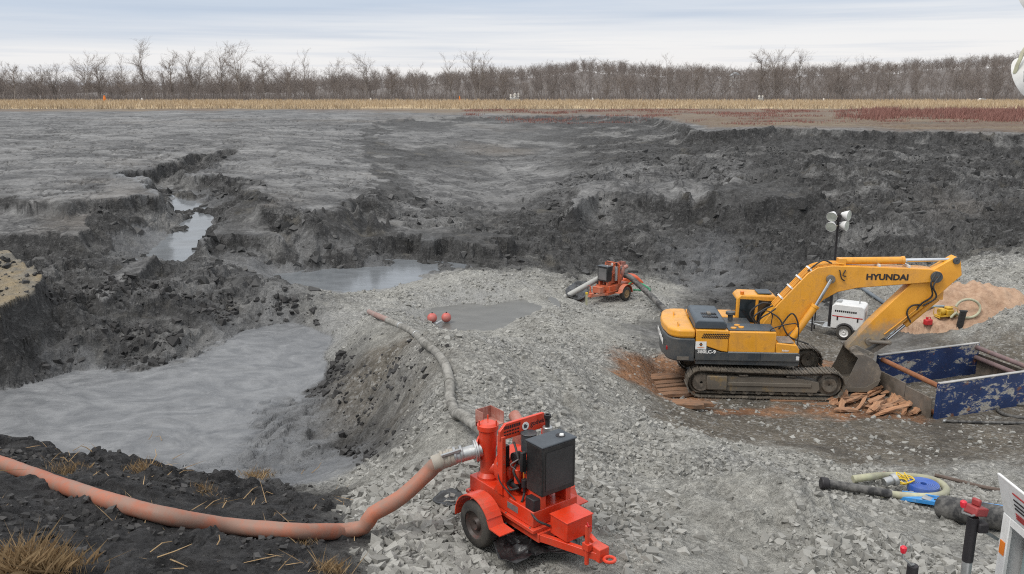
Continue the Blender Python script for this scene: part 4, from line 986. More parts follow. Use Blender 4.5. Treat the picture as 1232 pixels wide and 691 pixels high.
# ------------------------------------------------------------------ trailer pump
def wheel(root, name, c, r, w, axis, m_rim, hub=True):
    o = MB().ring(c, axis, [(r * .60, -w / 2), (r * .90, -w / 2), (r * .985, -w * .36), (r, -w * .2), (r, w * .2), (r * .985, w * .36), (r * .90, w / 2), (r * .60, w / 2)], 32).build(name, M_TYRE, root, smooth=50)
    MB().ring(c, axis, [(.015, -w * .30), (r * .22, -w * .42), (r * .30, -w * .18), (r * .50, -w * .26), (r * .615, -w * .46), (r * .615, w * .46), (r * .5, w * .26), (r * .30, w * .18), (r * .22, w * .42), (.015, w * .30)], 24).build('rim', m_rim, o, smooth=30)
    return o
def pump_trailer(name, loc, yaw, label, m, m_rim, far=False, roll=0.0):
    root = empty(name, loc, yaw, roll); tag(root, label, 'pump')
    # fuel tank base and skid
    base = MB().box(-.66, .90, -.42, .42, .56, .80).build('fuel_tank', m, root, .012)
    MB().box(-.70, .96, -.47, .47, .50, .555).build('tank_flange', m, base, .006)
    MB().box(-.74, 1.0, -.40, -.28, .36, .498).box(-.74, 1.0, .28, .40, .36, .498).box(-.74, -.66, -.28, .28, .36, .498).box(.92, 1.0, -.28, .28, .36, .498).build('chassis', m, root, .008)
    MB().box(-.06, .06, -.66, .66, .30, .40).build('axle', m, root, .01)
    for s in (-1, 1):
        wheel(root, 'wheel', (0, s * .72, .36), .36, .22, (0, 1, 0), m_rim)
        fn = MB(); nA = 14
        prof = [(.44, -.14), (.46, -.14), (.46, .14), (.44, .14)]
        for i in range(nA):
            a0 = R(182 - i * 150 / nA); a1 = R(182 - (i + 1) * 150 / nA)
            p = [(r_ * math.cos(a), .37 + r_ * math.sin(a)) for a in (a0, a1) for r_ in (.44, .455)]
            fn.prism([p[0], p[1], p[3], p[2]], s * .72 - .13, s * .72 + .13)
        x0 = .45 * math.cos(R(32)); z0 = .37 + .45 * math.sin(R(32))
        fn.prism([(x0 - .012, z0), (x0 + .05, z0 - .11), (x0 + .30, z0 - .12), (x0 + .30, z0 - .135), (x0 + .04, z0 - .13), (x0 - .022, z0 - .01)], s * .72 - .13, s * .72 + .13)
        fn.box(-.1, .1, min(s * .59, s * .45), max(s * .59, s * .45), .50, .55)
        fn.build('mudguard', m, root, smooth=30)
    for s in (-1, 1): MB().beam((.94, s * .36, .43), (1.86, s * .05, .43), .075, .11).build('drawbar', m, root, .006)
    MB().box(1.70, 1.92, -.09, .09, .36, .56).build('drawbar_head', m, root, .01)
    rp = [(2.02 + .075 * math.cos(q * math.pi / 8), .075 * math.sin(q * math.pi / 8), .44) for q in range(16)]
    MB().tube(rp, .024, 8, closed=True).build('towing_eye', m, root)
    tbx = MB().box(1.06, 1.42, -.24, .24, .50, .78).build('tool_box', m, root, .01)
    MB().box(1.05, 1.43, -.25, .25, .783, .80).build('lid', m, tbx, .004)
    jk = MB().cyl((1.72, -.14, .28), (1.72, -.14, .86), .033, 12).box(1.66, 1.78, -.18, -.09, .50, .60).build('jack', m, root, .004)
    MB().tube([(1.72, -.14, .86), (1.72, -.14, .90), (1.80, -.20, .90), (1.86, -.20, .94)], .012, 8).build('crank', M_RLENS, jk)
    # lifting frame across the machine
    for s in (-1, 1): MB().box(.10, .22, s * .42 - .035, s * .42 + .035, .80, 1.72).build('frame_post', m, root, .008)
    bm_ = MB().prism([(-.47, 1.66), (.47, 1.66), (.47, 1.80), (.36, 1.90), (-.36, 1.90), (-.47, 1.80)], .14, .19, 'x').build('lifting_beam', m, root, .006)
    MB().box(.115, .225, -.02, .02, .80, 1.66).build('brace', m, root)
    MB().ring((.1945, .0, 1.78), (1, 0, 0), [(.003, 0), (.062, 0), (.062, .006), (.003, .006)], 20).build('round_badge', M_WTXT, bm_)
    MB().prism([(-.03, 1.75), (.02, 1.75), (.035, 1.79), (-.01, 1.80), (.015, 1.815), (-.035, 1.81)], .2015, .204, 'x').build('badge_mark', M_DGREY, bm_)
    Mt = Matrix.Rotation(R(90), 4, 'Z') @ Matrix.Rotation(R(90), 4, 'X')
    text_mesh('godwin', .115, M_DTXT, parent=bm_, M=Matrix.Translation((.1935, .25, 1.785)) @ Mt, extrude=.002, sx=.9)
    for i in range(9): MB().box(.191, .1935, -.39 + i * .034, -.366 + i * .034, 1.815, 1.865).build('printed_letter', M_DTXT, bm_)
    for zz in (1.765, 1.715):
        for i in range(6): MB().box(.191, .1935, -.40 + i * .05, -.365 + i * .05, zz, zz + .022).build('printed_line', M_DTXT, bm_)
    # pump casing (air separator) standing at the rear right
    cs = MB().ring((-.42, -.24, .80), (0, 0, 1), [(.01, 0), (.17, 0), (.17, .04), (.125, .10), (.125, .50), (.14, .54), (.14, .78), (.165, .80), (.165, .87), (.12, .90), (.01, .90)], 26).build('pump_casing', m, root, smooth=30)
    for i in range(3):
        a = i * 2.1 + .4; MB().cyl((-.42 + .15 * math.cos(a), -.24 + .15 * math.sin(a), 1.66), (-.42 + .15 * math.cos(a), -.24 + .15 * math.sin(a), 1.76), .012, 8).build('bolt', m, cs)
    MB().ring((-.10, .02, 1.02), (1, 0, 0), [(.02, -.14), (.30, -.14), (.33, -.08), (.33, .08), (.30, .14), (.02, .14)], 28).build('volute', m, root, .01, smooth=30)
    MB().cyl((-.42, -.24, .96), (-.15, 0, 1.0), .12, 18).build('suction_elbow', m, root)
    hop = MB().box(-.80, -.79, -.20, .10, 1.50, 1.78).box(-.79, -.60, -.20, -.19, 1.58, 1.78).box(-.79, -.46, .09, .10, 1.58, 1.78).box(-.79, -.46, -.19, .09, 1.58, 1.592).build('splash_tray', M_PINK, root)
    MB().cyl((-.30, .22, .95), (-.36, .32, 1.58), .085, 18).cyl((-.36, .32, 1.56), (-.56, .38, 1.62), .095, 18).build('discharge_bend', M_PINK, root)
    # engine
    eng = MB().box(.18, .62, -.20, .20, .84, 1.30).box(.24, .58, -.14, .14, 1.30, 1.42).build('engine_block', m, root, .02)
    MB().cyl((.34, -.26, 1.0), (.34, -.26, 1.22), .055, 14).build('oil_filter', m, eng, .006)
    MB().cyl((.48, -.24, .98), (.48, -.24, 1.10), .05, 14).cyl((.48, -.24, .90), (.48, -.24, .98), .03, 12).build('fuel_filter', M_DTXT, eng, .004)
    MB().ring((.30, -.21, 1.12), (0, 1, 0), [(.01, -.05), (.06, -.05), (.06, .05), (.01, .05)], 14).build('alternator', M_GALV, eng)
    MB().ring((.24, -.2, 1.36), (0, 1, 0), [(.01, -.06), (.075, -.06), (.075, .06), (.01, .06)], 14).build('turbo', M_DTXT, eng)
    MB().cyl((.30, -.02, 1.44), (.30, -.02, 1.70), .115, 24).cyl((.30, -.02, 1.70), (.30, -.02, 1.715), .125, 24).build('air_cleaner', M_DGREY if not far else M_STEEL, root, .006)
    MB().box(.02, .10, -.40, -.22, 1.16, 1.50).build('control_box', M_DTXT, root, .01)
    for zz in (1.24, 1.40): MB().ring((.06, -.408, zz), (0, 1, 0), [(.002, -.006), (.03, -.006), (.03, .006), (.002, .006)], 12).build('gauge', M_GALV, root)
    MB().cyl((.30, .34, 1.0), (.30, .34, 1.72), .075, 18).build('silencer', M_GALV, root, .01)
    MB().cyl((.30, .34, 1.72), (.30, .34, 1.86), .035, 14).ring((.30, .34, 1.86), (0, 0, 1), [(.03, 0), (.055, 0), (.055, .05), (.03, .05)], 14).build('exhaust_pipe', M_DTXT, root)
    for k, pts in enumerate(([(.20, -.22, 1.58), (.30, -.26, 1.52), (.40, -.28, 1.36), (.50, -.24, 1.20)], [(.26, -.22, 1.25), (.34, -.34, 1.2), (.42, -.28, 1.02)], [(.48, -.24, .90), (.52, -.30, .84), (.56, -.36, .81)], [(.2, -.25, 1.0), (.18, -.33, .95), (.3, -.36, .9), (.4, -.28, .95)], [(.75, -.38, .80), (.98, -.42, .72), (1.08, -.26, .62)])):
        MB().tube(smooth_path(pts, .05), .018, 8).build('engine_hose', M_BLACK, root)
    eb = [('valve_cover', MB().box(.22, .60, -.09, .09, 1.42, 1.50), m, .02), ('exhaust_manifold', MB().tube([(.22, -.17, 1.28), (.40, -.19, 1.30), (.58, -.17, 1.28)], .045, 10), M_RIM, 0), ('intake_manifold', MB().box(.24, .58, .14, .22, 1.22, 1.34), m, .015),
          ('starter', MB().cyl((.16, -.24, .92), (.36, -.24, .92), .055, 12), M_DTXT, .005), ('fan_shroud', MB().ring((.585, 0, 1.36), (1, 0, 0), [(.20, -.02), (.29, -.02), (.29, .02), (.20, .02)], 24), M_DTXT, 0), ('belt_pulley', MB().ring((.63 - .07, -.02, 1.12), (1, 0, 0), [(.02, -.015), (.10, -.015), (.10, .015), (.02, .015)], 18), M_STEEL, 0),
          ('bell_housing', MB().ring((.12, 0, 1.06), (1, 0, 0), [(.02, -.08), (.24, -.08), (.27, .05), (.02, .05)], 22), m, .01), ('battery', MB().box(.70, .90, -.41, -.29, .802, .98), M_DTXT, .012), ('coolant_pipe', MB().tube(smooth_path([(.40, .1, 1.46), (.50, .12, 1.58), (.60, .10, 1.64)], .04), .03, 10), M_BLACK, 0), ('oil_pan', MB().box(.22, .60, -.14, .14, .805, .84), M_DTXT, .005),
          ('control_cable', MB().tube(smooth_path([(.08, -.41, 1.2), (.16, -.47, 1.05), (.30, -.44, .92), (.46, -.40, .82)], .04), .010, 6), M_DTXT, 0), ('fuel_line', MB().tube(smooth_path([(.34, -.30, 1.22), (.30, -.36, 1.30), (.40, -.30, 1.40)], .03), .010, 6), M_GALV, 0), ('dipstick', MB().tube([(.44, -.22, 1.0), (.46, -.25, 1.40)], .008, 6), M_YEL, 0),
          ('gusset', MB().prism([(.10, .80), (-.02, .80), (.10, 1.0)], -.43, -.41), m, 0), ('gusset', MB().prism([(.22, .80), (.34, .80), (.22, 1.0)], -.43, -.41), m, 0), ('suction_flange', MB().ring((-.42, -.24, 1.28), (-.83, -.56, -.0), [(.10, .12), (.19, .12), (.19, .15), (.10, .15)], 24), m, .004), ('nameplate', MB().box(.30, .55, -.4235, -.4205, .64, .74), M_GALV, 0)]
    for nm_, b_, mm_, bv_ in eb: b_.build(nm_, mm_, root, bv_)
    for i in range(6): MB().cyl((.118 - .02, -.42 , .90 + i * .13), (.224, -.42, .90 + i * .13), .008, 6).build('frame_bolt', M_STEEL, root)
    for x_ in (-.62, -.2, .3, .86): MB().cyl((x_, -.45, .553), (x_, -.45, .568), .014, 8).build('flange_bolt', M_STEEL, base)
    # radiator box
    rad = MB().box(.60, .965, -.31, .31, 1.02, 1.76).build('radiator', M_RAD, root, .018)
    MB().box(.966, .972, -.25, .25, 1.10, 1.68).build('grille', simple_mat('grille_grey', (.03, .03, .031) if not far else (.12, .12, .12), .6), rad)
    MB().box(.585, .98, -.325, .325, 1.761, 1.79).build('top_plate', simple_mat('radiator_top', (.045, .055, .066), .45), rad, .012)
    MB().ring((.80, .16, 1.7905), (0, 0, 1), [(.002, 0), (.07, 0), (.07, .006), (.002, .006)], 18).build('filler_hole', M_DTXT, rad)
    MB().ring((.815, .17, 1.797), (0, 0, 1), [(.002, 0), (.035, 0), (.03, .02), (.002, .02)], 14).build('filler_cap', M_WTXT, rad)
    MB().box(.56, .62, -.40, -.315, 1.30, 1.60).build('side_duct', M_RAD, rad, .012)
    for s in (-1, 1): MB().box(.66, .90, s * .24 - .05, s * .24 + .05, .80, 1.02).build('radiator_foot', m, root, .006)
    return root
NP = Vector((0.079, 12.004, gz(.079, 12.004))); NP_YAW = R(-52)
NP.z = 4.305
pump_trailer('pump_trailer', NP, NP_YAW, 'bright red trailer pump with black radiator on gravel, joined to the orange pipe', M_RED, M_RIM)
fpw = P(752, 361.5, -10.5); FP_YAW = R(226)
fe = Vector((math.cos(FP_YAW), math.sin(FP_YAW), 0)); fn_ = Vector((-fe.y, fe.x, 0))
FPL = Vector(fpw) - fn_ * .72
M_RIMF = simple_mat('tan_rim', (.30, .20, .10), .6)
pump_trailer('pump_trailer', FPL, FP_YAW, 'smaller-looking faded orange trailer pump farther off beside the dark slope', M_ORED, M_RIMF, far=True)

def loc2w(root, yaw, p):
    c, s = math.cos(yaw), math.sin(yaw); return Vector((root.x + c * p[0] - s * p[1], root.y + s * p[0] + c * p[1], root.z + p[2]))
# ------------------------------------------------------------------ pipes and hoses
def hose_mat(name, col, dust, scale=3.0, amt=.5, rough=.6):
    m, nt, bs = new_mat(name); t = NT(nt)
    n = t.noise(scale, 6, .65); n2 = t.noise(scale * 4, 5, .6); n3 = t.noise(scale * .3, 3, .5)
    c = t.mix(t.rng(n3, .35, .65), tuple(x * .75 for x in col), tuple(min(1, x * 1.15) for x in col))
    c = t.mix(t.rng(t.math('MULTIPLY_ADD', n2, .4, n), .70 - .25 * amt, .92 - .12 * amt, 0, .85), c, dust)
    t.l(c, bs.inputs['Base Color']); bs.inputs['Roughness'].default_value = rough; bs.inputs['Specular IOR Level'].default_value = .35
    t.l(t.bump(n2, .006, .5), bs.inputs['Normal'])
    return m
M_OPIPE = hose_mat('orange_pipe_dusty', (.37, .115, .062), (.235, .165, .132), 1.6, .9)
M_GHOSE = hose_mat('grey_mud_hose', (.13, .125, .112), (.31, .30, .275), 3.2, .6, .85)
M_DHOSE = hose_mat('dark_hose', (.035, .035, .036), (.17, .165, .155), 2.0, .4, .65)
M_LHOSE = hose_mat('pale_green_hose', (.40, .40, .27), (.32, .30, .23), 3.0, .4, .5)
M_SLEEVE = hose_mat('grey_rubber_sleeve', (.34, .31, .26), (.28, .26, .23), 3.0, .4, .6)
M_BLUE = simple_mat('blue_plastic', (.03, .10, .42), .42, grime=(.10, .14, .26), wear_scale=4)
M_LBLUE = simple_mat('light_blue_paint', (.04, .26, .62), .45, wear=(.25, .38, .50), wear_amt=.25)
M_YROPE = simple_mat('yellow_rope', (.68, .47, .03), .6)
M_GREENH = simple_mat('green_hose', (.02, .22, .10), .45)
M_POLY = simple_mat('black_plastic_sheet', (.012, .012, .013), .28, grime=(.05, .05, .05), wear_scale=3, bump=.03)

def ground_path(pts, r, lift=.8, extra=None):
    out = []
    for i, q in enumerate(pts):
        p = G(q[0], q[1], r * .9); out.append(Vector((p.x, p.y, gz(p.x, p.y) + r * lift + (q[2] if len(q) > 2 else 0))))
    return out
# orange pipe: over the berm, then up to the pump
op = ground_path([(-190, 500), (-110, 522), (0, 558), (90, 590), (190, 619), (280, 634), (360, 640)], .118, .75)
fl0 = loc2w(NP, NP_YAW, (-.42, -.24, 1.28)); dirx = Vector((-.965, -.22, -.14)).normalized()
for i in range(2, len(op)): op[i].z += .02
a0 = Vector(P(437, 636, -6.42))
coup = [fl0 + dirx * d for d in (.10, .34, .60, .82)]
coup[2].z -= .03; coup[3].z -= .09
op_path = smooth_path(op + [a0 + Vector((-.30, -.02, -.04))], .15) + [a0 + Vector((-.09, 0, -.01)), a0 + Vector((.01, .0, .025)), a0 + Vector((.075, .01, .115))] + smooth_path([a0 + Vector((.15, .02, .23)), a0.lerp(coup[3], .5) + Vector((.02, 0, -.01)), coup[3] + Vector((-.12, -.01, -.12)), coup[3] + Vector((-.03, 0, -.02)), coup[3] + Vector((.05, 0, .03))], .12)
rr = [.118 + .003 * math.sin(i * .9) + .002 * math.sin(i * 2.3) for i in range(len(op_path))]
pipe = MB().tube(op_path, rr, 20).build('discharge_pipe', M_OPIPE, smooth=60)
tag(pipe, 'long dusty orange flexible pipe lying over the dark berm up to the red pump', 'pipe')
mb = MB().cyl(coup[0], coup[2], .108, 22)
for d in (.02, .05): mb.cyl(fl0 + dirx * (.14 + d), fl0 + dirx * (.165 + d), .170, 24)
cpl = mb.build('pipe_coupling', M_GALV, smooth=30); tag(cpl, 'galvanised flanged coupling between the orange pipe and the red pump', 'coupling')
for d in (.40, .50, .60, .70): MB().cyl(fl0 + dirx * d + Vector((0, 0, -.02 * (d > .5))), fl0 + dirx * (d + .045) + Vector((0, 0, -.02 * (d > .5))), .138 - .006 * (d < .55), 22).build('clamp_band', M_GALV if d < .6 else M_SLEEVE, cpl, .008)
MB().cyl(fl0 + dirx * .52 + Vector((0, 0, -.01)), fl0 + dirx * .86 + Vector((0, 0, -.06)), .128, 20).build('rubber_sleeve', M_SLEEVE, cpl)
MB().beam(fl0 + dirx * .42 + Vector((0, -.09, .11)), fl0 + dirx * .72 + Vector((0, -.11, .09)), .05, .03).build('lever', M_GALV, cpl)
# grey hose up the causeway
hp = ground_path([(566, 530, .55), (557, 512, .2), (549, 498), (542, 480), (541, 462), (539, 448), (533, 434), (522, 421), (511, 413), (498, 400), (480, 391), (466, 385)], .11, .8)
hp[0] = loc2w(NP, NP_YAW, (-.60, .35, .95))
hs = MB().tube(smooth_path(hp, .10), [  .106 + .006 * math.sin(i * 1.7) + .004 * math.sin(i * .63) for i in range(len(smooth_path(hp, .10)))], 18).build('suction_hose', M_GHOSE, smooth=60)
tag(hs, 'mud-grey hose running back from the red pump along the gravel causeway', 'hose')
he = ground_path([(467, 385), (452, 379), (444, 375)], .11, .85)
MB().tube(smooth_path(he, .1), .100, 16).build('hose_end', simple_mat('muddy_pink_pipe', (.30, .19, .165), .7, grime=(.22, .20, .185)), hs)
for t_ in (.30, .52, .74, .94):
    q = smooth_path(hp, .14); k_ = int(t_ * (len(q) - 2)); d = (q[k_ + 1] - q[k_]).normalized()
    MB().cyl(q[k_] - d * .07, q[k_] + d * .07, .122, 18).build('hose_band', M_GALV if t_ > .7 else M_GHOSE, hs, .01)
# floats in the sump
M_FLOAT = simple_mat('red_float', (.52, .075, .060), .5, grime=(.42, .22, .19), wear_scale=3)
for (px_, py_, lab) in ((520, 384, 'left red ball float on the sump water'), (537, 383.5, 'right red ball float on the sump water')):
    p = P(px_, py_, -9.45); mb = MB(); prof = [(max(.002, .205 * math.sin(math.pi * i / 14)), -.205 * math.cos(math.pi * i / 14)) for i in range(15)]
    o = mb.ring((0, 0, 0), (.3, 0, 1), prof, 24).build('ball_float', M_FLOAT, None, smooth=80, loc=(p[0], p[1], CAMZ - 9.5 + .10)); tag(o, lab, 'float', 'red floats on the sump')
    mb = MB().ring((0, 0, .2), (.3, 0, 1), [(.004, 0), (.03, 0), (.03, .04), (.004, .04)], 10).build('eyelet', M_DTXT, o)
p0, p1 = P(524, 390, -9.4), P(531, 386.5, -9.4)
o = MB().tube([tuple(p0), tuple(p1)], .05, 8).build('float_line', M_GALV); tag(o, 'short pale tube floating between the two red floats', 'tube')

# ------------------------------------------------------------------ gear round the far pump
f1 = loc2w(FPL, FP_YAW, (-.1, -.30, 1.30)); f2 = Vector(P(676, 360, -10.35)); f3 = Vector(P(662, 365, -10.4))
o = MB().tube([f1, f1.lerp(f2, .5), f2], .14, 16).build('suction_pipe', simple_mat('pale_grey_pipe', (.40, .40, .38), .55, grime=(.27, .265, .25))); tag(o, 'pale grey straight pipe sloping from the far orange pump to the gravel', 'pipe')
MB().tube([f2, f2.lerp(f3, .5), f3], .11, 14).build('pipe_tip', simple_mat('rust_pipe', (.30, .13, .08), .7), o)
q0 = loc2w(FPL, FP_YAW, (-.45, .30, 1.15))
dh = [q0, q0 + Vector((.25, -.15, -.05))] + [Vector(P(*a)) for a in ((772, 346, -9.85), (783, 356, -10.0), (794, 367, -10.15), (806, 377, -10.3), (826, 388, -10.45))]
o = MB().tube(smooth_path(dh, .2), .14, 16).build('discharge_hose', M_DHOSE, smooth=60); tag(o, 'dark hose running from the far orange pump down behind the excavator', 'hose')
gh = ground_path([(752, 349, .1), (760, 341, .05), (770, 341), (779, 346), (782, 349), (776, 350), (762, 349)], .045, 1)
o = MB().tube(smooth_path(gh, .15), .05, 8).build('garden_hose', M_GREENH); tag(o, 'thin green hose looped on the ground behind the far pump', 'hose')
pb = P(757, 339, -10.3)
o = MB().prism([(-.7, 0), (.6, 0), (.75, .2), (.3, .55), (-.3, .6), (-.65, .35)], -.35, .35).build('plastic_drum', simple_mat('orange_red_plastic', (.62, .10, .03), .4), None, .14, seg=3, loc=(pb[0], pb[1], gz(pb[0], pb[1]) - .05), rot=(.05, .1, .3)); tag(o, 'orange-red plastic drum lying behind the far orange pump', 'drum')
sp = P(705.5, 368, -10.45)
o = MB().box(-.05, .05, -.04, .04, -.2, .58).build('marker_stake', M_LHOSE, None, .005, loc=(sp[0], sp[1], gz(sp[0], sp[1]))); tag(o, 'pale wooden marker stake in front of the far orange pump', 'stake')
MB().box(-.055, .055, -.045, .045, .58, .68).build('painted_tip', M_YROPE, o)

def cloth(name, poly, zoff, seed, label, fold=.05, nseg=26):
    """a crumpled plastic sheet following the ground"""
    c = np.mean(poly, 0); V = []; F = []
    nA = len(poly) * 5; ring_n = 16
    pts = [tuple(q) for q in smooth_path([(a, b, 0) for a, b in poly], np.linalg.norm(np.ptp(poly, axis=0)) / 18, True)]
    n = len(pts)
    for k_ in range(ring_n):
        f = 1 - k_ / (ring_n - .5)
        for q in pts:
            x = c[0] + (q[0] - c[0]) * f; y = c[1] + (q[1] - c[1]) * f
            V.append((x, y, 0))
    A = np.array(V); z = ground_z(A[:, 0], A[:, 1]) + zoff + fold * (ridged(A[:, 0] * 2.6, A[:, 1] * 2.6, seed, 3) * .7 + .25)
    A[:, 2] = z
    for k_ in range(ring_n - 1):
        for j in range(n): F.append((k_ * n + j, k_ * n + (j + 1) % n, (k_ + 1) * n + (j + 1) % n, (k_ + 1) * n + j))
    F.append(tuple((ring_n - 1) * n + j for j in range(n)))
    me = mesh_from(name, [tuple(q) for q in A], F, 45)
    o = link(name, me, M_POLY); so = o.modifiers.new('thickness', 'SOLIDIFY'); so.thickness = .012
    tag(o, label, 'sheet'); return o
cloth('plastic_sheet', [P(*a, -6.68)[:2] for a in ((590, 640), (594, 668), (608, 690), (634, 688), (652, 676), (694, 676), (690, 650), (640, 630))], .10, 3, 'crumpled black plastic sheet on the gravel under the red pump', .20)
cloth('plastic_sheet', [P(*a, -6.72)[:2] for a in ((520, 606), (540, 615), (556, 608), (552, 598), (535, 596))], .06, 5, 'small scrap of black plastic left of the red pump wheel', .06)
cloth('plastic_sheet', [P(*a, -10.45)[:2] for a in ((680, 361), (692, 366), (706, 357), (706, 345), (694, 346))], .05, 7, 'black plastic sheet on the ground beside the far pump drawbar', .22)

# ------------------------------------------------------------------ lighting towers
def lamp_head(root, loc, aim, r=.22):
    a = Vector(aim).normalized()
    sh = MB().ring(loc, a, [(.05, -.28 * r / .22), (.10 * r / .22, -.27 * r / .22), (r * .75, -.12 * r / .22), (r, .03), (r, .05), (r * .97, .05), (r * .72, -.10 * r / .22), (.05, -.24 * r / .22)], 26).build('lamp_head', M_WHITE, root, smooth=50)
    MB().ring(loc, a, [(.002, .035), (r * .95, .03), (r * .95, .045), (.002, .055)], 24).build('lens', simple_mat('lamp_lens', (.42, .45, .40), .12, spec=.8), sh)
    return sh
def far_tower():
    T = Vector(P(1016, 410, -11.0)); T.z = gz(T.x, T.y)
    yaw = R(150)                                # drawbar points left and away
    root = empty('light_tower', T + Vector((.35, .75, 0)), yaw); tag(root, 'white trailer lighting tower with dark mast and four lamps behind the excavator boom', 'light tower')
    b = MB().prism([(-.75, .42), (.62, .42), (.62, 1.44), (.50, 1.54), (-.62, 1.54), (-.75, 1.46)], -.55, .55).build('cabinet', M_WHITE, root, .04, seg=3)
    for x in (-.5, .35): MB().box(x - .03, x + .03, .552, .566, .82, .98).build('latch', M_DTXT, b)
    MB().box(-.70, .57, .552, .560, .98, 1.02).build('red_stripe', M_RLENS, b)
    for i in range(11): MB().box(.48 - i * .085 - .06, .48 - i * .085, .552, .560, 1.20, 1.28).build('printed_letter', M_DTXT, b)
    MB().box(-.762, -.751, -.25, .25, .70, 1.25).build('louvre_panel', M_GALV, b)
    MB().ring((-.755, .42, .58), (1, 0, 0), [(.003, -.008), (.06, -.008), (.06, .008), (.003, .008)], 14).build('tail_lamp', M_RLENS, b)
    MB().box(-.80, 1.0, -.45, .45, .34, .42).beam((1.0, .35, .40), (1.9, 0, .42), .08, .08).beam((1.0, -.35, .40), (1.9, 0, .42), .08, .08).build('chassis', M_GALV, root, .01)
    for s in (-1, 1):
        wheel(root, 'wheel', (0, s * .70, .33), .33, .2, (0, 1, 0), M_WHITE)
        g = MB()
        for i in range(10):
            a0 = R(170 - i * 16); a1 = R(170 - (i + 1) * 16)
            p = [(r_ * math.cos(a), .33 + r_ * math.sin(a)) for a in (a0, a1) for r_ in (.385, .40)]
            g.prism([p[0], p[1], p[3], p[2]], s * .70 - .12, s * .70 + .12)
        g.build('mudguard', M_DTXT, root)
    for x, y in ((1.45, .30), (1.45, -.30)):
        jk = MB().cyl((x, y, .05), (x, y, .95), .035, 10).build('jack', M_DTXT, root); MB().cyl((x, y, .95), (x + .1, y, 1.02), .05, 10).build('handle', M_RLENS, jk)
    mast = MB().cyl((.72, .25, .42), (.72, .25, 3.2), .07, 12).cyl((.72, .25, 3.1), (.72, .25, 5.55), .05, 12).box(.62, .82, .15, .35, 5.2, 5.5).build('mast', M_DTXT, root, .005)
    # crossbars and four lamps aimed forward and out
    for zz in (5.0, 5.42): MB().cyl((.60, -.02, zz), (.84, .52, zz), .03, 8).build('crossbar', M_LHOSE, mast)
    inv = Matrix.Rotation(-yaw, 3, 'Z')
    for wx, zz, ax in ((-.34, 5.42, -.5), (.36, 5.46, .75), (-.34, 4.98, -.5), (.30, 5.02, .75)):
        w = inv @ Vector((wx, -.12, 0)); a = inv @ Vector((ax, -.75, -.05 if ax > 0 else -.35)); lamp_head(root, Vector((.72, .25, zz)) + w, a, .23)
    MB().box(.30, .50, -.2, .2, 1.54, 1.60).cyl((-.45, 0, 1.54), (-.45, 0, 1.92), .03, 8).build('top_fittings', M_GALV, root)
far_tower()
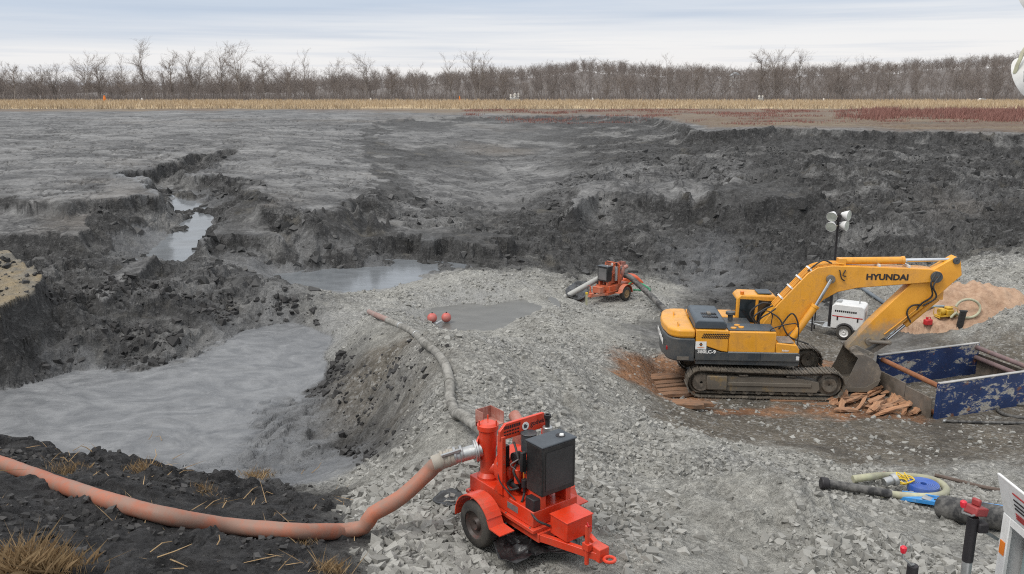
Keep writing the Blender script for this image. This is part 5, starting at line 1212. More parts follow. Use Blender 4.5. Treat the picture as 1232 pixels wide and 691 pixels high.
def near_tower():
    """the lighting tower parked next to the camera position; only its near corner shows at the right edge"""
    r6 = lambda px_, py_, t: Vector((0, 0, CAMZ)) + Vector(ray(px_, py_)) * t
    hinge = r6(1207, 616, 6.0)                   # far top corner of the left side
    x0, y1, zt = hinge.x, hinge.y, hinge.z
    g0 = gz(4.2, 4.6)
    root = empty('light_tower', (x0 + .6, y1 - 1.1, g0)); tag(root, 'white lighting tower cabinet with open door at the right edge, nearest the camera', 'light tower')
    def L(v): return Vector(v) - Vector(root.location)
    z0 = zt - 1.15
    cab_ = MB()
    a = L((x0, y1, zt)); zb = z0 - root.location.z; ztl = a.z
    # shell with an opening in its left side
    th = .03; X0, X1, Y1, Y0 = a.x, a.x + 1.2, a.y, a.y - 2.1
    cab_.box(X0 + th, X1, Y0, Y1, zb, zb + th).box(X0 + th, X1, Y0, Y1, ztl - th, ztl).box(X1 - th, X1, Y0, Y1, zb + th, ztl - th).box(X0 + th, X1 - th, Y0, Y0 + th, zb + th, ztl - th).box(X0 + th, X1 - th, Y1 - th, Y1, zb + th, ztl - th)
    cab_.box(X0, X0 + th, Y1 - .09, Y1, zb, ztl).box(X0, X0 + th, Y0, Y0 + .09, zb, ztl).box(X0, X0 + th, Y0 + .09, Y1 - .09, ztl - .06, ztl).box(X0, X0 + th, Y0 + .09, Y1 - .09, zb, zb + .40)
    cb = cab_.build('cabinet', M_WHITE, root, .006)
    MB().box(X0 + .12, X0 + .14, Y0 + .3, Y1 - .10, zb + .40, ztl - .07).build('inner_panel', simple_mat('inner_grey_green', (.26, .33, .33), .5), cb)
    MB().box(X0 + .02, X0 + .14, Y1 - .75, Y1 - .70, zb + .40, ztl - .06).build('door_pillar', M_DTXT, cb)
    MB().box(X0 - .006, X0 - .001, Y1 - .075, Y1 - .02, ztl - .30, ztl - .20).build('orange_reflector', M_OBEAC, cb)
    for i in range(6): MB().box(X0 - .004, X0 - .001, Y1 - .07 - i * .03, Y1 - .05 - i * .03, ztl - .62, ztl - .59).build('printed_letter', M_DTXT, cb)
    free = L(r6(1197.5, 568.5, 5.95)); dv = Vector((free.x - X0, 0, free.z - ztl))
    door = MB(); nrm = Vector((dv.z, 0, -dv.x)).normalized() * .02
    q = [Vector((X0, Y1, ztl + .004)), Vector((X0, Y1, ztl + .004)) + dv, Vector((X0, Y0, ztl + .004)) + dv, Vector((X0, Y0, ztl + .004))]
    door.add([v for v in q] + [v + nrm for v in q], [(0, 1, 2, 3), (7, 6, 5, 4), (0, 4, 5, 1), (1, 5, 6, 2), (2, 6, 7, 3), (3, 7, 4, 0)])
    dr = door.build('door', M_WHITE, root, .006)
    d1 = dv.normalized()
    for k_, (f0, w_, m_) in enumerate(((.78, .26, M_RLENS), (.62, .24, M_DTXT), (.50, .30, M_DTXT), (.40, .28, M_DTXT), (.26, .28, M_RLENS), (.20, .28, M_RLENS), (.14, .26, M_RLENS))):
        p_ = Vector((X0, Y1 - .18, ztl)) + dv * f0 - nrm * .12
        MB().add([p_, p_ + Vector((0, -w_, 0)), p_ + Vector((0, -w_, 0)) + d1 * .012, p_ + d1 * .012] + [v - nrm * .12 for v in (p_, p_ + Vector((0, -w_, 0)), p_ + Vector((0, -w_, 0)) + d1 * .012, p_ + d1 * .012)], [(0, 1, 2, 3), (7, 6, 5, 4), (0, 4, 5, 1), (1, 5, 6, 2), (2, 6, 7, 3), (3, 7, 4, 0)]).build('printed_line', m_, dr)
    # jacks with cranks
    for (tx, ty, tt, ln) in ((1171, 622, 5.75, 1.5), (1098.5, 680, 5.6, 1.3)):
        tp = L(r6(tx, ty, tt))
        jk = MB().cyl(tp - Vector((0, 0, .33)), tp, .036, 14).build('jack', M_DTXT, root, .004)
        MB().cyl(tp - Vector((0, 0, ln)), tp - Vector((0, 0, .33)), .033, 14).build('jack_leg', M_GALV, jk)
        hub = tp + Vector((0, 0, .02))
        if tx > 1150:
            MB().box(-.06, .08, -.05, .05, -.0, .06, Matrix.Translation(hub) @ Matrix.Rotation(.5, 4, 'Z') @ Matrix.Rotation(.3, 4, 'Y')).box(.0, .03, -.03, .03, .06, .11, Matrix.Translation(hub) @ Matrix.Rotation(.5, 4, 'Z')).build('gear_head', simple_mat('dull_red_casting', (.26, .03, .03), .5), jk, .01)
            MB().box(.02, .09, -.05, .03, -.12, -.05, Matrix.Translation(hub)).build('swivel_bracket', M_DTXT, jk, .01)
            MB().beam(hub + Vector((.05, -.02, -.10)), hub + Vector((.24, .1, -.24)), .03, .02).build('pin_strap', M_GALV, jk)
            arm = [hub + Vector((.0, -.04, .02)), hub + Vector((-.06, -.08, .03)), hub + Vector((-.13, -.09, .06)), hub + Vector((-.13, -.09, .12))]
        else:
            arm = [hub + Vector((.0, -.01, -.01)), hub + Vector((-.03, -.03, .0)), hub + Vector((-.10, -.05, .07)), hub + Vector((-.10, -.05, .12))]
        MB().tube(arm, .007, 8).build('crank', M_GALV, jk)
        k_ = arm[-1]; MB().ring(k_ + Vector((0, 0, .0)), (0, 0, 1), [(.003, -.02), (.016, -.02), (.021, .0), (.021, .018), (.012, .026), (.003, .026)], 14).build('knob', simple_mat('red_knob', (.55, .012, .03), .3), jk)
    # mast and lamps
    mx = L(r6(1352, 100, 6.1))
    MB().cyl((mx.x, mx.y, zb), (mx.x, mx.y, mx.z + .8), .05, 14).build('mast', M_GALV, root)
    for (cx_, cy_, t_) in ((1243, 92, 6.0), (1247, -8, 6.1)):
        c_ = L(r6(cx_, cy_, t_))
        lamp_head(root, c_, (-.45, .75, -.45), .165)
        ybr = smooth_path([c_ + Vector((-.155, -.04, .02)), c_ + Vector((-.14, -.06, .12)), c_ + Vector((-.02, -.02, .21)), Vector((mx.x, mx.y, c_.z + .24))], .05)
        MB().tube(ybr, .013, 6).build('lamp_bracket', M_LHOSE, root)
        MB().box(-.03, .05, -.03, .03, -.04, .04, Matrix.Translation(c_ + Vector((-.09, -.10, .0)))).build('lamp_socket', M_GALV, root, .01)
    for dz in (.02, .62): MB().cyl((mx.x - .52, mx.y, mx.z + dz + .2), (mx.x + .5, mx.y, mx.z + dz + .2), .025, 10).build('crossbar', M_LHOSE, root)
    wheel(root, 'wheel', (X0 + .6, Y1 - 1.0, .33), .33, .2, (1, 0, 0), M_WHITE)
    MB().box(X0 + .2, X1 - .2, Y0 - .2, Y1 + .1, zb - .12, zb - .005).build('chassis', M_GALV, root, .01)
near_tower()

# ------------------------------------------------------------------ trench box
def trench():
    m, nt, bs = new_mat('blue_chipped_paint'); t = NT(nt)
    n = t.noise(4.5, 9, .75, t.mapped((.55, 1, 1.2), rot=(0, .25, 0)), .6); n2 = t.noise(.8, 4, .6); n3 = t.noise(24, 4, .6)
    g = t.math('MULTIPLY_ADD', n2, .65, n)
    c = t.mix(t.rng(n2, .35, .65), (.012, .026, .085), (.020, .050, .155))
    c = t.mix(t.rng(g, .875, .93), c, t.mix(t.rng(n3, .4, .6), (.46, .44, .40), (.30, .27, .22)))
    c = t.mix(t.rng(t.noise(2.4, 5, .6), .62, .68, 0, .8), c, (.20, .085, .035))
    t.l(c, bs.inputs['Base Color']); bs.inputs['Roughness'].default_value = .5
    A, B, C2 = Vector(P(1130, 462, -9.42)), Vector(P(1057, 428, -9.42)), Vector(P(1177, 413, -9.42))
    ex = (C2 - B); Lx = ex.length; yaw = math.atan2(ex.y, ex.x); zt = A.z
    ey = (A - B); Wy = -(ey.dot(Vector((-math.sin(yaw), math.cos(yaw), 0)))); skew = ey.dot(ex.normalized())
    z0 = CAMZ - 10.68; h = zt - z0
    root = empty('trench_box', (A.x, A.y, z0), yaw); tag(root, 'chipped dark blue steel trench box with rusty spreader pipes', 'trench box')
    rust = simple_mat('rusty_pipe', (.25, .10, .045), .75, wear=(.34, .17, .08), wear_amt=.4, wear_scale=5, bump=.004)
    rust2 = simple_mat('purple_rust_pipe', (.17, .115, .115), .7, wear=(.25, .15, .11), wear_amt=.4, wear_scale=5)
    edge_ = simple_mat('bare_steel_edge', (.42, .41, .39), .5, metal=.3)
    for (x_, y_, nm) in ((0, 0, 'near'), (-skew, Wy, 'far')):
        o = MB().box(x_, x_ + Lx, y_ - .05, y_ + .05, .0, h).build('side_panel', m, root, .008)
        MB().box(x_ - .01, x_ + Lx + .01, y_ - .062, y_ + .062, h + .001, h + .035).build('top_rail', edge_, o, .006)
        for xe in (x_ + .06, x_ + Lx - .06): MB().box(xe - .07, xe + .07, y_ - .075, y_ + .075, .02, h - .01).build('end_post', m, o, .008)
    for (x_, zz, mt) in ((.12, h - .14, rust), (Lx - .12, h - .14, rust2), (Lx - .12, h - .52, rust2), (.12, .18, rust)):
        MB().cyl((x_, .06, zz), (x_ - skew, Wy - .06, zz), .085, 16).build('spreader_pipe', mt, root, .006)
    pl = simple_mat('weathered_plate', (.105, .088, .070), .8, wear=(.20, .15, .11), wear_amt=.5, wear_scale=3, bump=.006, grime=(.17, .15, .13))
    for i, (f0, f1, zz) in enumerate(((.03, .44, .72), (.45, .99, .80))):
        a_ = Vector((-.13 - skew * f0, Wy * f0, 0)); b_ = Vector((-.13 - skew * f1, Wy * f1, 0))
        MB().beam(a_ + Vector((0, 0, zz / 2 + .02)), b_ + Vector((0, 0, zz / 2 + .02)), .05, zz).build('end_plate', pl, root, .008)
    o = MB().beam((Lx + .25, Wy * .30, .42), (Lx + .0 - skew, Wy * 1.05, .42), .05, .9).build('end_plate', pl, root, .008)
    return root
trench()
# gear on the ground in front of the trench box
bh = ground_path([(1300, 499), (1262, 503), (1232, 503), (1212, 500), (1200, 494), (1204, 489), (1220, 487), (1250, 488), (1300, 490)], .05, 1)
o = MB().tube(smooth_path(bh, .12), .055, 10).build('black_hose', M_DHOSE); tag(o, 'black hose curled on dark mud in front of the blue trench box', 'hose')
bh = ground_path([(1137, 507), (1160, 508), (1200, 509), (1300, 511)], .05, 1)
o = MB().tube(smooth_path(bh, .15), .045, 10).build('black_hose', M_DHOSE); tag(o, 'straight black hose lying below the trench box panel', 'hose')
MB().cyl(bh[0] + Vector((-.08, 0, 0)), bh[0] + Vector((.06, 0, 0)), .055, 12).build('hose_fitting', M_GALV, o)

# ------------------------------------------------------------------ sand pile with fuel can and small pump
def sand_pile():
    m, nt, bs = new_mat('orange_sand'); t = NT(nt)
    n = t.noise(3.5, 7, .65); n2 = t.noise(.7, 5, .6)
    c = t.mix(t.rng(n, .35, .68), (.30, .185, .12), (.46, .315, .215)); c = t.mix(t.rng(n2, .5, .7, 0, .5), c, (.52, .38, .275))
    t.l(c, bs.inputs['Base Color']); bs.inputs['Roughness'].default_value = .95; t.l(t.bump(n, .12, .8), bs.inputs['Normal'])
    ctr = P(1162, 398, -10.8)
    nx, ny = 90, 64; xs = np.linspace(-4.4, 5.6, nx); ys = np.linspace(-1.9, 3.2, ny); X, Y = np.meshgrid(xs, ys)
    X = X + ctr[0]; Y = Y + ctr[1]
    rx = (X - ctr[0] - .5) / 3.8; ry = (Y - ctr[1] - .6) / 1.9
    d = np.sqrt(rx ** 2 + ry ** 2) + .10 * fbm(X * .8, Y * .8, 3, 3)
    hgt = 1.25 * (1 - sstep(.15, 1.12, d)) * (1 + .22 * fbm(X * 1.1, Y * 1.1, 8, 4)) + .10 * fbm(X * 2.2, Y * 2.2, 6, 4) - .12 * sstep(.98, 1.15, d)
    Z = ground_z(X.ravel(), Y.ravel()).reshape(X.shape) * .0 + gz(ctr[0], ctr[1]) - .05 + hgt
    Z = np.where(d > 1.12, ground_z(X.ravel(), Y.ravel()).reshape(X.shape) - .15, Z)
    i = np.arange(nx * ny).reshape(ny, nx); Q = np.stack([i[:-1, :-1], i[:-1, 1:], i[1:, 1:], i[1:, :-1]], -1).reshape(-1, 4)
    o = link('sand_pile', mesh_tris('sand_pile', np.stack([X, Y, Z], -1).reshape(-1, 3), Q, True), m)
    tag(o, 'low heap of orange sand behind the blue trench box', 'sand pile')
    def zat(x, y):
        j = int(np.argmin(np.abs(xs + ctr[0] - x))); k_ = int(np.argmin(np.abs(ys + ctr[1] - y))); return float(Z[k_, j])
    return zat
sand_z = sand_pile()
def on_sand(px_, py_):
    r = ray(px_, py_)
    for t_ in np.linspace(30, 46, 1600):
        p = np.array([0, 0, CAMZ]) + r * t_
        if p[2] <= sand_z(p[0], p[1]): return Vector(p)
    return Vector(P(px_, py_, -10.3))
M_CANRED = simple_mat('fuel_can_red', (.50, .02, .022), .4)
p = on_sand(1116, 391)
o = MB().box(-.17, .17, -.12, .12, 0, .26).build('fuel_can', M_CANRED, None, .05, seg=3, loc=p, rot=(0, 0, .3)); tag(o, 'red plastic fuel can standing on the orange sand', 'fuel can')
MB().cyl((-.08, 0, .25), (-.08, 0, .36), .04, 12).build('spout', M_CANRED, o, .006); MB().tube(smooth_path([(-.02, 0, .26), (.0, 0, .34), (.10, 0, .34), (.13, 0, .26)], .04), .018, 8).build('handle', M_CANRED, o)
p = on_sand(1137, 381)
M_YELP = simple_mat('yellow_pump', (.62, .36, .02), .4, grime=(.30, .22, .08))
root = empty('small_pump', p, .2); tag(root, 'small yellow engine pump on top of the orange sand heap', 'pump')
MB().box(-.42, .42, -.22, .22, .04, .09).cyl((-.4, -.2, 0), (-.4, .2, 0.), .03, 8).cyl((.4, -.2, 0), (.4, .2, 0.), .03, 8).build('base_frame', M_YELP, root, .01)
MB().box(-.05, .30, -.18, .18, .09, .34).build('engine', M_YELP, root, .05, seg=3); MB().box(.0, .26, -.14, .14, .34, .44).build('fuel_tank', M_YELP, root, .03, seg=3)
MB().ring((-.22, 0, .24), (1, 0, 0), [(.01, -.12), (.14, -.12), (.17, -.05), (.17, .05), (.14, .12), (.01, .12)], 20).build('volute', M_YELP, root, .01)
for x_ in (-.42, .42): MB().tube([(x_, -.22, .07), (x_, -.22, .40), (x_, .22, .40), (x_, .22, .07)], .018, 8).build('frame_hoop', M_YELP, root)
p2_ = on_sand(1160, 382)
lp = [p2_ + Vector((.55 * math.cos(a) + .1, .06 * math.sin(a * 1.3), .40 + .40 * math.sin(a))) for a in np.linspace(-2.6, 2.9, 16)]
o = MB().tube(smooth_path([p + Vector((.5, 0, .2)), p2_ + Vector((-.6, -.05, .02))] + lp, .08), .055, 10).build('green_hose', M_LHOSE); tag(o, 'coiled pale green suction hose beside the small yellow pump', 'hose')
p = on_sand(1153.5, 396)
o = MB().box(-.17, .17, -.03, .03, -.1, .82).build('dark_board', M_RAD, None, .012, loc=p, rot=(.05, .12, .25)); tag(o, 'narrow black board standing upright in the orange sand', 'board')
MB().box(-.19, .19, -.04, .04, .80, .86).build('board_cap', M_DGREY, o)
gp = [Vector(P(*a)) for a in ((1135, 380, -10.0), (1120, 381, -10.1), (1105, 384, -10.2), (1090, 390, -10.45), (1072, 398, -10.7))]
for q in gp: q.z = max(gz(q.x, q.y), sand_z(q.x, q.y)) + .07
o = MB().tube(smooth_path(gp, .15), .06, 10).build('grey_hose', simple_mat('grey_blue_hose', (.20, .25, .28), .5)); tag(o, 'thin grey hose leading from the yellow pump off the sand heap', 'hose')
gp = ground_path([(1030, 343), (1043, 351), (1058, 361), (1075, 372)], .08, 1)
o = MB().tube(smooth_path(gp, .2), .09, 10).build('grey_pipe', simple_mat('blue_grey_pipe', (.12, .14, .16), .5)); tag(o, 'blue-grey pipe on the bank seen under the excavator boom', 'pipe')

# ------------------------------------------------------------------ gear in the right foreground
def gear():
    ph = ground_path([(1026, 579, .03), (1045, 577, .05), (1064, 575.5, .06), (1085, 576, .06), (1110, 578, .05), (1128, 582, .04), (1138, 588), (1136, 595), (1122, 598), (1100, 598), (1075, 596), (1062, 595)], .09, 1.0)
    o = MB().tube(smooth_path(ph, .1), .082, 12).build('suction_hose', M_LHOSE, smooth=60); tag(o, 'pale green hose bent in a long loop on the stones at right', 'hose')
    dh_ = ground_path([(1070, 597, .04), (1050, 594, .05), (1020, 589, .05), (996, 585, .04)], .09, 1.0)
    MB().tube(smooth_path(dh_, .1), .092, 12).build('muddy_end', M_DHOSE, o); MB().cyl(dh_[-1], dh_[-1] + (dh_[-1] - dh_[-2]).normalized() * .16, .13, 16).build('coupling', M_DTXT, o, .02)
    p = G(1110, 592); z = gz(p.x, p.y)
    ro = empty('layflat_roll', (p.x, p.y, z + .04)); tag(ro, 'flat blue roll of hose lying inside the pale green hose loop', 'hose roll')
    for k_ in range(7):
        r0 = .07 + k_ * .038; MB().ring((0, 0, 0), (0, 0, 1), [(r0, 0), (r0 + .034, 0), (r0 + .036, .01), (r0 + .036, .16), (r0 + .03, .17), (r0, .165)], 36).build('hose_turn', M_BLUE, ro, smooth=40)
    p = G(1087, 588); z = gz(p.x, p.y)
    rp_ = []
    rr_ = random.Random(4)
    for i in range(26):
        a = i * 1.05; rp_.append((p.x + .22 * math.cos(a) * rr_.uniform(.4, 1), p.y + .25 * math.sin(a) * rr_.uniform(.4, 1), z + .12 + .22 * abs(math.sin(a * .8)) * rr_.uniform(.4, 1)))
    o = MB().tube(smooth_path(rp_, .06), .014, 6).build('yellow_rope', M_YROPE); tag(o, 'tangle of yellow rope beside the blue hose roll', 'rope')
    p = G(1068, 588); z = gz(p.x, p.y)
    o = MB().cyl((-.10, 0, .10), (.12, .05, .14), .10, 16).cyl((.10, .04, .13), (.2, .06, .16), .14, 16).build('pipe_fitting', M_GALV, None, .01, loc=(p.x, p.y, z + .05)); tag(o, 'grey metal hose fitting lying beside the yellow rope', 'fitting')
    p = G(1064, 573); z = gz(p.x, p.y)
    o = MB().prism([(-.2, 0), (.2, 0), (.24, .1), (.05, .22), (-.16, .15)], -.1, .1).build('red_fitting', simple_mat('dull_red', (.20, .035, .03), .6), None, .02, loc=(p.x, p.y, z), rot=(0, 0, .5)); o.scale = (.55, .55, .45); tag(o, 'small dull red fitting on the stones above the hose loop', 'fitting')
    # light blue beam
    a = G(1082, 601); b = G(1200, 622); a.z = gz(a.x, a.y) + .07; b.z = gz(b.x, b.y) + .12
    d = (b - a)
    o = MB().beam(a, a + d * 1.1, .22, .09).build('blue_beam', M_LBLUE, None, .008); tag(o, 'light blue steel beam lying past the pale green hose loop', 'beam')
    n_ = Vector((-d.y, d.x, 0)).normalized()
    MB().beam(a + n_ * .13 + Vector((0, 0, .06)), a + d * 1.1 + n_ * .13 + Vector((0, 0, .06)), .03, .05).build('beam_flange', M_LBLUE, o, .004)
    MB().box(-.10, .10, -.10, .10, .05, .06, Matrix.Translation(a + d * .30) @ Matrix.Rotation(math.atan2(d.y, d.x), 4, 'Z')).build('end_plate', M_GALV, o)
    MB().ring(a + d * .38 + Vector((0, 0, .048)), (0, 0, 1), [(.003, 0), (.035, 0), (.035, .006), (.003, .006)], 14).build('bolt_hole', M_DTXT, o)
    a = G(1131, 622); b = G(1215, 640); a.z = gz(a.x, a.y) + .22; b.z = gz(b.x, b.y) + .24
    o = MB().tube([a, a.lerp(b, .5), b + (b - a) * .3], .235, 26).build('black_pipe', M_DHOSE, None, .02); tag(o, 'thick black pipe length lying next to the light blue beam', 'pipe')
    gp_ = ground_path([(1125, 572), (1150, 578), (1180, 586), (1215, 592)], .04, 1)
    o = MB().tube(smooth_path(gp_, .15), .045, 8).build('steel_bar', simple_mat('rusty_bar', (.11, .08, .065), .8)); tag(o, 'rusty steel bar lying on the stones beyond the light blue beam', 'bar')
gear()
# ------------------------------------------------------------------ timber
def wood_mat(name, c0, c1, dirt):
    m, nt, bs = new_mat(name); t = NT(nt)
    oi = t.n('ShaderNodeObjectInfo')
    n = t.noise(3.0, 7, .65, t.mapped((.6, 9, 9))); n2 = t.noise(1.6, 5, .6)
    c = t.mix(t.rng(n, .35, .66), c0, c1); c = t.mix(t.rng(n2, .48, .68, 0, .8), c, dirt)
    c = t.mix(t.rng(oi.outputs['Random'], 0, 1, 0, .35), c, dirt)
    t.l(c, bs.inputs['Base Color']); bs.inputs['Roughness'].default_value = .85; t.l(t.bump(n, .02, .8), bs.inputs['Normal'])
    return m
M_WOOD = wood_mat('splintered_wood', (.24, .105, .05), (.47, .26, .14), (.17, .115, .08))
M_MATW = wood_mat('muddy_mat_wood', (.15, .075, .040), (.30, .16, .085), (.115, .075, .05))
def plank_mesh(L, w, h, seed, split=0.0):
    r_ = random.Random(seed); bm = bmesh.new(); n = 7; rings = []
    for i in range(n):
        x = -L / 2 + L * i / (n - 1); jw = w * r_.uniform(.82, 1.05) * (.55 if i in (0, n - 1) and r_.random() < .6 else 1); jh = h * r_.uniform(.8, 1.1)
        oy = r_.uniform(-.02, .02); xx = x + (r_.uniform(-.08, .08) * L if i in (0, n - 1) else 0)
        rings.append([bm.verts.new((xx + r_.uniform(-.05 - split, .05 + split) * (i in (0, n - 1)), oy + a * jw / 2 + r_.uniform(-1, 1) * split * .12, b * jh / 2 * r_.uniform(1 - split * 2, 1))) for a, b in ((-1, -1), (1, -1), (1, 1), (-1, 1))])
    for i in range(n - 1):
        for j in range(4): bm.faces.new((rings[i][j], rings[i][(j + 1) % 4], rings[i + 1][(j + 1) % 4], rings[i + 1][j]))
    bm.faces.new(rings[0][::-1]); bm.faces.new(rings[-1]); bmesh.ops.recalc_face_normals(bm, faces=bm.faces)
    me = bpy.data.meshes.new('plank'); bm.to_mesh(me); bm.free(); return me
plank_pool = [plank_mesh(1.0, .20, .07, 40 + i, .18) for i in range(6)]
for me in plank_pool: me.materials.append(M_WOOD)
rp = random.Random(12)
for i in range(34):
    px_, py_ = rp.uniform(1005, 1102), rp.uniform(475, 499)
    if py_ > 503 - (px_ - 1005) * .05: continue
    p = G(px_, py_); s = rp.uniform(.55, 1.35)
    o = link('timber_plank', plank_pool[i % 6], None, None, (p.x, p.y, gz(p.x, p.y) + .04 + .20 * max(0, 1 - abs(px_ - 1060) / 45) * rp.random() + .05), (rp.uniform(-.25, .25), rp.uniform(-.22, .1), R(rp.gauss(32, 16))))
    o.scale = (s, rp.uniform(.5, 1.5), rp.uniform(.7, 1.5)); tag(o, 'splintered orange-brown timber in the heap below the excavator bucket', 'timber', 'splintered timbers below the bucket')
mat_pool = [plank_mesh(2.6, .30, .14, 60 + i) for i in range(5)]
for me in mat_pool: me.materials.append(M_MATW)
def timber_mat(name, ctr, yaw, nplk, label, jit=.05):
    root = empty(name, ctr, yaw); tag(root, label, 'timber mat', 'timber mats under the excavator')
    for i in range(nplk):
        o = link('plank', mat_pool[i % 5], None, root, (rp.uniform(-.15, .15), (i - nplk / 2 + .5) * .36 + rp.uniform(-.05, .05), rp.uniform(-.06, .02)), (rp.uniform(-.08, .08), rp.uniform(-.03, .03), rp.uniform(-jit, jit)))
        o.scale = (rp.uniform(.85, 1.1), rp.uniform(.85, 1.02), 1)
def tm(px_, py_, yaw, n_, label, jit=.05):
    p = G(px_, py_); timber_mat('timber_mat', (p.x, p.y, gz(p.x, p.y) - .035), yaw, n_, label, jit)
tm(788, 462, R(10), 6, 'muddy timber mat behind the excavator counterweight', .06)
tm(812, 484, R(-8), 2, 'muddy timber boards at the rear end of the near track', .14)
tm(975, 484, R(2), 2, 'muddy timber boards along the front of the near track', .08)

# ------------------------------------------------------------------ stones
def hull_stone(seed, flat=.6):
    r_ = np.random.default_rng(seed); c_ = np.array([(a, b, d) for a in (-1, 1) for b in (-1, 1) for d in (-1, 1)], float)
    v = c_ + r_.uniform(-.62, .30, (8, 3)) * np.sign(c_); v = v[r_.permutation(8)[:r_.integers(6, 9)]] if seed % 2 else v
    v[:, 2] *= flat; v[:, 1] *= r_.uniform(.6, 1); v *= .80
    bm = bmesh.new(); [bm.verts.new(q) for q in v]; bmesh.ops.convex_hull(bm, input=bm.verts)
    for q in [q for q in bm.verts if not q.link_faces]: bm.verts.remove(q)
    bmesh.ops.triangulate(bm, faces=bm.faces); bm.verts.index_update()
    V = np.array([q.co[:] for q in bm.verts]) * .5; T = np.array([[q.index for q in f.verts] for f in bm.faces]); bm.free(); return V, T
STONES = [hull_stone(900 + i, .62 + .03 * i) for i in range(12)]
def stone_mat(name, c0, c1, dust):
    m, nt, bs = new_mat(name); t = NT(nt)
    ge = t.n('ShaderNodeNewGeometry'); oi = t.n('ShaderNodeObjectInfo')
    rnd = t.math('FRACT', t.math('ADD', ge.outputs['Random Per Island'], oi.outputs['Random']))
    n = t.noise(9, 6, .65); c = t.mix(rnd, c0, c1); c = t.mix(t.rng(n, .42, .7, 0, .7), c, dust)
    t.l(c, bs.inputs['Base Color']); bs.inputs['Roughness'].default_value = .88; t.l(t.bump(n, .02, .5), bs.inputs['Normal']); return m
M_STONE = stone_mat('crushed_stone', (.145, .142, .130), (.345, .34, .316), (.235, .23, .21))
M_CLOD = stone_mat('dark_clods', (.016, .0155, .0155), (.060, .058, .057), (.034, .033, .0325))
M_ASHC = stone_mat('ash_clods', (.022, .0218, .0215), (.095, .094, .092), (.052, .0515, .051))
def scatter(n, ulo, uhi, ylo, yhi, kinds, smin, smax, seed, power=2.0, dens_noise=True):
    r_ = np.random.default_rng(seed); y = np.sqrt(r_.uniform(ylo ** 2, yhi ** 2, n)); x = y * r_.uniform(ulo, uhi, n)
    kw, rg, mud_ = kind_at(x, y); w = sum(kw[k_] for k_ in kinds)
    p = np.clip((w - .25) * 1.8, 0, 1)
    if dens_noise: p = p * np.clip(.42 + 1.3 * fbm(x / 2.6, y / 2.6, 40, 4), .03, 1)
    keep = (r_.random(n) < p) & ~mud_; x, y = x[keep], y[keep]
    s = smin + (smax - smin) * r_.random(len(x)) ** power
    return x, y, s
def joined_stones(pools, X, Y, S, seed, sink=.22, Z=None):
    r_ = np.random.default_rng(seed); Vs, Ts = [], []; off = 0
    idx = r_.integers(0, len(pools), len(X)); zz = ground_z(X, Y) if Z is None else Z
    for k_ in range(len(pools)):
        m_ = idx == k_; n = int(m_.sum())
        if not n: continue
        V, T = pools[k_]; a = r_.uniform(0, 6.283, n); tx = r_.normal(0, .35, n); ty = r_.normal(0, .35, n)
        sc = S[m_][:, None] * np.stack([r_.uniform(.8, 1.3, n), r_.uniform(.7, 1.1, n), r_.uniform(.7, 1.1, n)], -1)
        q = V[None] * sc[:, None]
        q = np.stack([q[..., 0], q[..., 1] * np.cos(tx)[:, None] - q[..., 2] * np.sin(tx)[:, None], q[..., 1] * np.sin(tx)[:, None] + q[..., 2] * np.cos(tx)[:, None]], -1)
        q = np.stack([q[..., 0] * np.cos(ty)[:, None] + q[..., 2] * np.sin(ty)[:, None], q[..., 1], -q[..., 0] * np.sin(ty)[:, None] + q[..., 2] * np.cos(ty)[:, None]], -1)
        q = np.stack([q[..., 0] * np.cos(a)[:, None] - q[..., 1] * np.sin(a)[:, None], q[..., 0] * np.sin(a)[:, None] + q[..., 1] * np.cos(a)[:, None], q[..., 2]], -1)
        q = q + np.stack([X[m_], Y[m_], zz[m_] + sink * S[m_] * .6], -1)[:, None]
        Vs.append(q.reshape(-1, 3)); Ts.append((T[None] + (np.arange(n) * len(V))[:, None, None] + off).reshape(-1, 3)); off += n * len(V)
    return np.concatenate(Vs), np.concatenate(Ts)
parts_ = [scatter(9500, -.26, .06, 8.5, 14.5, (GRAV,), .045, .27, 1, 2.3, False), scatter(9000, .06, .66, 8.5, 14.5, (GRAV,), .045, .24, 16, 2.8), scatter(500, -.22, .05, 9.5, 13, (GRAV,), .16, .27, 15, 1.0, False), scatter(13000, -.22, .62, 14.5, 21, (GRAV,), .045, .19, 2, 2.6),
          scatter(15000, -.25, .68, 21, 33, (GRAV,), .05, .20, 3, 3.0), scatter(15000, -.25, .68, 33, 48, (GRAV,), .07, .24, 4, 2.6),
          scatter(1500, .05, .68, 18, 29, (DIRT,), .07, .24, 6, 3.2)]
SX, SY, SS = (np.concatenate([q[i] for q in parts_]) for i in range(3))
# keep stones off the machines' footprints
def outside(x, y, cx_, cy_, hx, hy, yaw):
    c, s = math.cos(yaw), math.sin(yaw); return ~((np.abs(c * (x - cx_) + s * (y - cy_)) < hx) & (np.abs(-s * (x - cx_) + c * (y - cy_)) < hy))
ok = outside(SX, SY, 8.8, 29.3, 2.7, 1.75, R(-4)) & outside(SX, SY, 15.6, 28.4, 2.6, 1.7, R(19))
